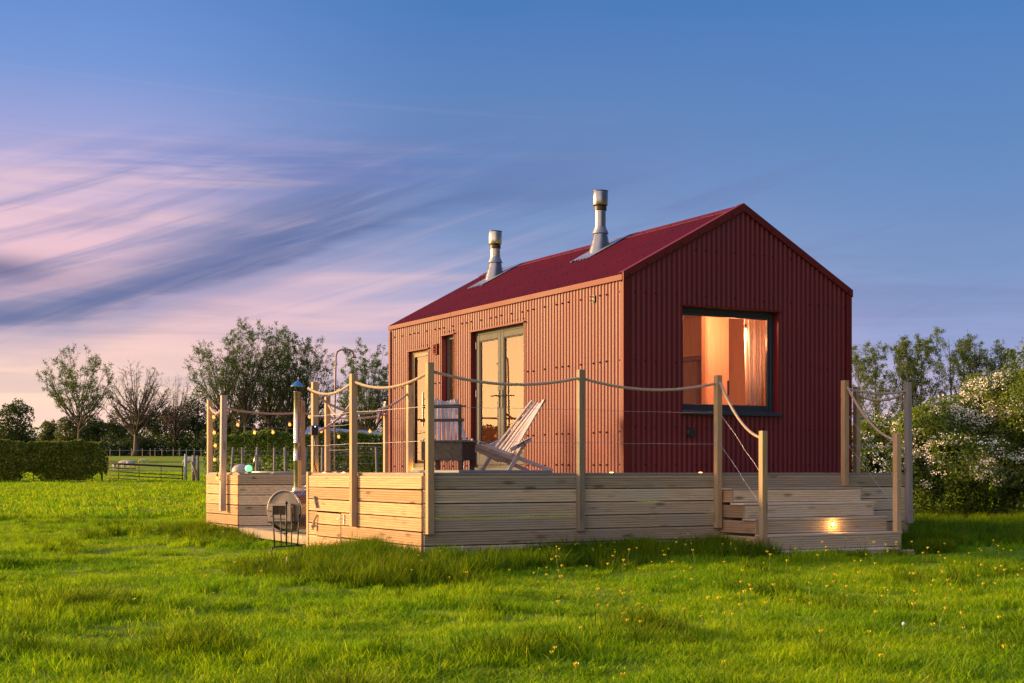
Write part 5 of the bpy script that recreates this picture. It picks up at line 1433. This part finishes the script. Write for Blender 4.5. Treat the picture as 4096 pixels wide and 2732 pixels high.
tree('poplar', 'separate poplar in full round crown just left of the cabin', PX(838, 150), 150, 14.0, 3.25, .20, 'vase', 64, 11, 23000, .14, 19, bias=1.0, twigs=2, trunk_r=.26, lean=-.006)
# ---- dense woodland edge behind them
wood_list = [(-60, 125, 6.2, 11, 'dark spreading tree at the left edge of the picture'), (36, 128, 6.6, 4.4, 'dark rounded tree behind the left end of the clipped hedge'), 
             (110, 190, 5.8, 4.6, 'small hazy tree in the gap at far left'), (158, 182, 6.3, 7, 'olive bushy tree behind the slender lone trunk'), (212, 184, 6.2, 5, 'dark green dome tree right of the slender lone trunk'),
             (262, 246, 8.0, 9, 'brownish thicket tree behind the clipped hedge end'), (330, 250, 8.2, 9, 'brown-green thicket tree behind the broad bare tree'),
             (390, 252, 9.0, 9, 'dark woodland tree behind the narrow leafless tree'), (452, 250, 12.4, 7.5, 'taller dark green woodland tree left of the poplar group'), (508, 244, 8.8, 8, 'woodland tree at the foot of the leftmost poplar'),
             (558, 240, 11.0, 6.5, 'bright green woodland tree behind the second poplar'), (612, 246, 10.6, 8.5, 'brown-green woodland tree behind the middle poplar'), (668, 244, 9.8, 8.5, 'dark woodland tree behind the flue of the tub heater'),
             (728, 240, 8.0, 8, 'low woodland tree to the right of the poplar group'), (800, 236, 6.2, 9, 'low dark woodland tree over the barn roof')]
for i, (px, dep, H, W, lab) in enumerate(wood_list):
    warm = i in (2, 3, 5, 6, 10, 11)
    bushy('woodland_tree', lab, PX(px, dep), dep, H, W, 60 + i, 5200, .34 if dep > 200 else .24, M_LWARM if warm else M_LWOOD, group='trees along the woodland edge', depth=5)
# trees out to the left that the glazed doors mirror
for i, (x, y, H, W) in enumerate(((-78, 62, 4.9, 8), (-84, 52, 5.6, 7), (-88, 44, 4.6, 8), (-76, 70, 4.3, 7), (-92, 34, 5.4, 9), (-70, 78, 4.2, 7))):
    bushy('field_tree', ('rounded', 'taller rounded', 'broad low', 'small', 'broad', 'low')[i] + ' dark tree mirrored in the cabin door glass', x, y, H, W, 160 + i, 3200, .3, group='trees mirrored in the door glass', depth=5)
# undergrowth at the wood's foot as one mass
lb = []
for i in range(74):
    px = -120 + 1000 * i / 73; dep = 236 + random.uniform(-4, 4); x = PX(px, dep); z = gz(x, dep, False)
    lb.append((x, dep, z + random.uniform(.3, 2.2), random.uniform(2, 3.4), 1.6, random.uniform(1.0, 2.6)))
P = lobed(lb, 52000, 5, .4, .9, -.5); V, F = leaf_quads(P, .36, 9)
o = np_mesh('undergrowth', V, F, M_LWOOD); tag(o, 'dark undergrowth filling the foot of the far wood', 'undergrowth', kind='stuff')
lb = []
for i in range(90):
    x = -190 + 380 * i / 89; dep = 330 + random.uniform(-8, 8); z = gz(x, dep, False)
    lb.append((x, dep, z + random.uniform(1, 6 if x < 0 else 4), random.uniform(4, 7), 5, random.uniform(3, 6)))
P = lobed(lb, 26000, 6, .4, .4, -.4); V, F = leaf_quads(P, .8, 10)
o = np_mesh('far_wood', V, F, M_LWOOD); tag(o, 'continuous dark far woodland on the skyline', 'woodland', kind='stuff')

# ---- poplars on the right
G2 = 'young poplars behind the hawthorn'
for i, (px, top, w, lab) in enumerate(((1588, 800, 2.0, 'poplar seen through the gable window and the far side window'), (1992, 782, 2.0, 'slender poplar next to the cabin corner at right, leaning trunk'), (2034, 777, 1.9, 'second poplar from the cabin at right'), (2070, 770, 1.35, 'narrow poplar third from the cabin at right'),
                                       (2102, 768, 1.35, 'narrow open poplar fourth from the cabin at right'), (2140, 760, 1.8, 'fifth poplar from the cabin with a straight pale trunk'), (2180, 754, 2.4, 'tallest and widest right-hand poplar, forked low'),
                                       (2228, 763, 2.2, 'poplar just right of the tallest right-hand one'), (2262, 774, 1.6, 'poplar third from the right edge of the picture'), (2300, 780, 2.0, 'poplar second from the right edge of the picture'), (2345, 784, 2.1, 'poplar cut by the right edge of the picture'))):
    H = (1083 - top) / 3227 * 108 + .0; 
    tree('young_poplar', lab, PX(px, 108), 108 + (i % 3) * 1.5, H + .6, w * 1.2, .22, 'poplar' if i % 2 else 'column', 44, 9, 9500, .11, 90 + i, M_LPOPR, G2, bias=1.1, twigs=2, trunk_r=.12, lean=(-.02 if i == 1 else 0), ground=-.6, tw=1.2)

# ---- clipped field hedge at far left
def hedge(name, label, x0, x1, y0, y1, h, thick, n, lsize, seed, mat, gapbase=0.0, blossom=0, round_end=0):
    r = np.random.default_rng(seed); L = math.hypot(x1 - x0, y1 - y0); dx, dy = (x1 - x0) / L, (y1 - y0) / L
    c = ((x0 + x1) / 2, (y0 + y1) / 2); z0 = gz(c[0], c[1], False)
    t = thing(name, label, 'hedge', (c[0], c[1], z0), WORLD)
    u = r.uniform(0, L, n); s = r.uniform(-1, 1, n); w = r.uniform(0, 1, n)
    # crowd leaves towards the outer skin
    k = r.random(n); s = np.where(k < .62, np.sign(s) * (1 - .22 * r.random(n)), s); w = np.where(k > .66, 1 - .12 * r.random(n) ** 1.5, w)
    bulge = np.array([.16 * noise.noise(Vector((a * .9, b * 3, seed))) + .07 * noise.noise(Vector((a * 3.1, b * 6, seed))) for a, b in zip(u, w)])
    tp = np.array([.11 * noise.noise(Vector((a * .8, 3, seed))) + .09 * noise.noise(Vector((a * 3.3, b, seed))) for a, b in zip(u, s)])
    wd = thick / 2 * (1 + bulge * 1.2) * (1 - .25 * np.maximum(0, w - .85) / .15)
    lx = u; ly = s * wd; lz = w * h * (1 + tp)
    keep = np.ones(n, bool)
    if gapbase:
        g = np.array([2.2 * noise.noise(Vector((a * .75, seed * 1.3, 0))) + .5 * noise.noise(Vector((a * 1.7, b * 2.5, seed))) for a, b in zip(u, w)])
        keep &= ~((w < gapbase + .28 * g) & (r.random(n) < .93))
    e = np.minimum(u, L - u); keep &= e > (1 - np.sqrt(np.clip(1 - (w - .5) ** 2 * 1.1, 0, 1))) * h * .9
    lx, ly, lz = lx[keep], ly[keep], lz[keep]
    P = np.stack([x0 + dx * lx - dy * ly, y0 + dy * lx + dx * ly, np.full(len(lx), 0.0)], 1)
    gzz = np.array([gz(a, b, False) for a, b in P[::50, :2]]); P[:, 2] = np.interp(np.arange(len(P)), np.arange(0, len(P), 50), gzz) * 0 + z0 + lz
    V, F = leaf_quads(P, lsize, seed + 2); np_mesh('foliage', V - np.array([c[0], c[1], z0]), F, mat, parent=t)
    m = MB(WORLD); rr = random.Random(seed)
    for i in range(int(L * 1.6)):
        q = rr.uniform(0.1, L - .1); a = x0 + dx * q; b = y0 + dy * q + rr.uniform(-.15, .15)
        m.tube([(a, b, z0 - .15), (a + rr.uniform(-.15, .15), b, z0 + h * .35), (a + rr.uniform(-.5, .5), b, z0 + h * .85)], [.03, .022, .01], 5)
    m.build('stems', M_TWIG, t)
    if blossom:
        q = P[(P[:, 2] > z0 + .25 * h)]; g = np.array([noise.noise(Vector(v) * .9) for v in q]); q = q[g > .12]; q = q[r.choice(len(q), min(len(q), blossom))]
        V, F = leaf_quads(q, lsize * .8, seed + 4, aspect=.9); np_mesh('blossom', V - np.array([c[0], c[1], z0]), F, M_BLOSSOM, parent=t)
    return t
hedge('clipped_hedge', 'long square-cut green hedge at the far left with gaps at its foot', -34, -20.8, 71, 72, 2.02, 1.5, 100000, .11, 31, M_LHEDGE, gapbase=.08)
hedge('field_hedge', 'hedge with white blossom behind the tub deck, wire fence in front', -9.9, 3.5, 45.5, 46.5, 2.02, 1.5, 62000, .085, 32, M_LHAW, gapbase=.22, blossom=2600)

# ---- hawthorn in blossom on the right
def hawthorn(label, x, y, lobes, n, seed, nb, group='flowering hawthorns to the right of the deck'):
    t = bushy('hawthorn', label, x, y, 3.0, 3.2, seed, n, .055, M_LHAW, 'shrub', group, ground=-.93, trunk=False, lobes=lobes, core=.62, gapf=1.5, stems=16, gap=-.22)
    r = np.random.default_rng(seed + 7)
    P = lobed(lobes, int(nb * 30), seed + 3, .93, 1.3, -.10); P = P[(P[:, 2] > .0 - .25) & (P[:, 1] < y + .8)]
    C = P[r.choice(len(P), min(len(P), nb))]
    q = np.repeat(C, 11, 0) + r.normal(0, .045, (len(C) * 11, 3)) * np.array([1.3, 1, .6])
    V, F = leaf_quads(q, .032, seed + 9, aspect=.95); np_mesh('blossom', V - np.array([x, y, -.93]), F, M_BLOSSOM, parent=t)
    return t
def lobes_for(seed, x0, x1, y, topf, n=26):
    r = random.Random(seed); out = []
    for i in range(n):
        x = r.uniform(x0, x1); top = topf(x); z = r.uniform(-.75, top - .35) if i % 3 else top - .45 + r.uniform(-.1, .1)
        rx = r.uniform(.45, .85)
        out.append((x, y + r.uniform(-.7, .7) + (.4 if z > top - .8 else 0), z, rx, rx * .9, r.uniform(.38, .62)))
    return out
tf = lambda x: float(np.interp(x, [6, 6.9, 7.6, 8.3, 9.2, 10, 12, 16], [.75, 1.0, 1.05, 1.30, 1.75, 1.95, 2.2, 2.3]))
hawthorn('hawthorn bush in white blossom showing between the rope posts', 7.1, 27.8, lobes_for(1, 6.2, 8.0, 27.8, tf, 22), 42000, 41, 800)
hawthorn('large hawthorn covered in creamy blossom right of the leaning corner post', 8.9, 27.0, lobes_for(2, 7.7, 10.2, 27.0, tf, 34), 80000, 42, 1900)
hawthorn('hawthorn in blossom reaching the right edge of the picture', 11.0, 26.6, lobes_for(3, 9.8, 12.6, 26.6, tf, 32), 66000, 43, 1300)
bushy('holm_shrub', 'yellow-green leafy shrub top showing above the hawthorn at far right', 10.6, 29.5, 3.6, 3.4, 44, 16000, .075, M_LPOPR, 'shrub', ground=-.9, trunk=False)

# ------------------------------------------------------------------ field furniture
def fence_post(m, x, y, h, r=.05, lx=0.0, z0=None):
    z = gz(x, y, False) if z0 is None else z0
    m.tube([(x, y, z - .3), (x + lx * .5, y, z + h * .5), (x + lx, y, z + h)], [r, r * .95, r * .85], 7)
t = thing('wire_fence', 'old wire fence with silvery leaning stakes before the blossom hedge', 'fence', (-6, 42, -.8), WORLD)
px_ = [(528, .10), (560, -.05), (586, .06), (630, 0), (657, -.04), (700, .03), (740, .0), (812, .05), (868, -.06)]
for p, lx in px_:
    m = MB(WORLD); fence_post(m, PX(p, 42) - .0, 42, 1.55, .045, lx); m.build('stake', M_OLD, t, smooth=True)
for z in (.45, .75, 1.05, 1.3):
    m = MB(WORLD); m.tube([(PX(500, 42), 42 - .05, -.80 + z)] + [(PX(p, 42), 41.95, -.80 + z + .02 * ((i % 3) - 1)) for i, (p, _) in enumerate(px_)] + [(PX(905, 42), 41.95, -.8 + z)], .003, 4); m.build('wire', M_WIRE, t)
t = thing('wire_fence', 'low stake fence along the far edge of the sheep field', 'fence', (-60, 224, 2.4), WORLD)
for i, p in enumerate((253, 275, 302, 327, 345, 356, 372, 398, 412, 428, 446, 462, 478)):
    m = MB(WORLD); fence_post(m, PX(p, 222), 222, 1.35, .075); m.build('stake', M_OLD, t)
m = MB(WORLD); m.tube([(PX(p, 222), 221.9, gz(PX(p, 222), 222, False) + 1.0) for p in range(235, 490, 25)], .02, 4); m.build('wire', M_WIRE, t)

M_GALV = plain('dull_galvanised', (.26, .30, .33), .6); gy = 73.5; gx0, gx1 = PX(236, gy), PX(420, gy); g0 = -.47
t = thing('field_gate', 'rusty dark tubular five-bar field gate, its second bar half missing', 'gate', (gx1, gy, g0), WORLD)
def gp(s, z): return (gx0 + (gx1 - gx0) * s, gy + .3 * (1 - s), g0 + z + (1 - s) * .22)
m = MB(WORLD); m.tube([gp(0, .72), gp(.3, .715), gp(1, .74)], .05, 8); m.build('rail', M_RUST, t, smooth=True)
for z, s1 in ((.50, .40), (.30, 1), (.12, 1), (-.05, .86)):
    m = MB(WORLD); m.tube([gp(0, z), gp(s1 * .5, z - .012), gp(s1, z)], .027, 7); m.build('rail', M_RUST, t, smooth=True)
for s in (.18, .44, .72, .992):
    m = MB(WORLD); m.tube([gp(s, .72), gp(s, -.1)], .02 if s < .9 else .035, 7); m.build('upright', M_RUST, t, smooth=True)
for x, y, h, r, lx, lab, mt in ((gx1 + .14, gy, 1.42, .075, 0, 'round galvanised gate post at the right end of the field gate', M_GALV), (gx1 + .36, gy + .8, 1.35, .10, .02, 'thick grey wooden post just behind the galvanised gate post', M_OLD),
                           (gx1 + .80, gy + .3, 1.0, .07, -.42, 'grey timber strut leaning against the wooden gate post', M_OLD), (PX(455, 71), 71, 1.35, .065, -.02, 'single grey stake standing right of the gate', M_OLD)):
    m = MB(WORLD); z = gz(x, y, False); m.tube([(x, y, z - .3), (x + lx * .5, y, z + h * .5), (x + lx, y, z + h)], [r, r, r * .95], 10)
    o = m.build('gate_post', mt, None, smooth=True, origin=(x, y, z)); tag(o, lab, 'post', 'posts beside the field gate')

# sheep: one continuous body each (skin modifier), heads down grazing
def sheep(label, x, y, rot, s=1.0, lamb=False, head=-1):
    z0 = gz(x, y, False); t = thing('sheep', label, 'sheep', (x, y, z0), WORLD, 'sheep grazing in the far field', rot)
    V = []; Ed = []; Rr = []
    def add(p, r, par=None):
        V.append(Vector(p) * s); Rr.append(tuple(q * s for q in (r if isinstance(r, tuple) else (r, r))))
        if par is not None: Ed.append((par, len(V) - 1))
        return len(V) - 1
    lg = .34 if not lamb else .42; br = .235 if not lamb else .155; zc = lg + br * .95
    hip = add((-.42, 0, zc + .0), (br * .95, br * .98)); mid = add((-.1, 0, zc + .0), (br * 1.12, br * 1.08), hip); sh = add((.30, 0, zc + .01), (br * .95, br), mid)
    rump = add((-.60, 0, zc + .02), br * .62, hip); tail = add((-.70, 0, zc - .12), .04, rump)
    nk = add((.56, .02, zc - .06), br * .55, sh); hd = add((.72, .04, zc - .27), .085, nk); hd2 = add((.78, .05, .13 if not lamb else .12), .065, hd); muz = add((.80, .05, .05), .038, hd2)
    for sx, par, xx in ((1, sh, .34), (-1, sh, .30)):
        a = add((xx, sx * .13, lg + .03), .075, par); b = add((xx + .02, sx * .13, lg * .5), .042, a); c = add((xx, sx * .13, .02), .034, b)
    for sx, par, xx in ((1, hip, -.46), (-1, hip, -.50)):
        a = add((xx, sx * .13, lg + .05), .095, par); b = add((xx + .05, sx * .135, lg * .78), .06, a); c = add((xx - .07, sx * .135, lg * .48), .042, b); d = add((xx - .03, sx * .135, .02), .034, c)
    me = bpy.data.meshes.new('body'); me.from_pydata([tuple(v) for v in V], Ed, []); me.materials.append(M_WOOL)
    o = bpy.data.objects.new('body', me); COL.objects.link(o); o.parent = t
    md = o.modifiers.new('skin', 'SKIN')
    for i, v in enumerate(me.skin_vertices[0].data): v.radius = Rr[i]; v.use_root = (i == 0)
    o.modifiers.new('sub', 'SUBSURF').levels = 2; o.modifiers['sub'].render_levels = 2
    Ml = WORLD @ Matrix.Translation((x, y, z0)) @ Matrix.Rotation(rot, 4, 'Z')
    for sx in (-1, 1):
        m = MB(Ml); m.beam(Vector((.70, .04 + sx * .05, zc - .24)) * s, Vector((.66, .04 + sx * .16, zc - .28)) * s, .05 * s, .02 * s); m.build('ear', M_SKIN, t)
    return t
M_SHEEPD = 0
sheep('white lamb grazing at the left behind the gate, facing the camera', PX(291 - 29, 132), 132, R(-80), .86, True)
sheep('larger sheep of the overlapping pair, body turned left', PX(286, 152), 152, R(172), 1.05)
sheep('right-hand sheep of the overlapping pair, rump towards the camera', PX(301, 150), 150, R(70), 1.02)
sheep('white lamb standing in front of the overlapping pair', PX(283, 133), 133, R(-75), .86, True)
sheep('single small sheep grazing in the middle of the field, head left', PX(329, 174), 174, R(185), .80, True)
sheep('plump cream sheep right of the galvanised gate post', PX(437, 168), 168, R(190), 1.12)

# ------------------------------------------------------------------ distant barn
bx0, bx1, by = PX(700, 112), PX(866, 112), 112; zt = (1083 - 974) / 3227 * 112
t = thing('barn', 'long brown farm shed with a pale blue-grey roof behind the hedge', 'barn', ((bx0 + bx1) / 2, by, -.2), WORLD)
m = MB(WORLD); m.box(bx0, bx1, by, by + 9, -.4, zt - .95); m.build('wall', M_BARNWALL, t)
m = MB(WORLD); xr = bx0 + (bx1 - bx0) * .2
m.add([(bx0 - .3, by - .4, zt - 1.0), (bx1 + .3, by - .4, zt - 1.2), (bx1 + .3, by + 4.5, zt - .5), (bx0 - .3, by + 4.5, zt), (bx1 + .3, by + 9.4, zt - 1.2), (bx0 - .3, by + 9.4, zt - 1.0)], [(0, 1, 2, 3), (3, 2, 4, 5)]); m.build('roof', M_SHEETROOF, t)
print('objects', len(bpy.data.objects), 'verts', sum(len(o.data.vertices) for o in bpy.data.objects if o.type == 'MESH'))
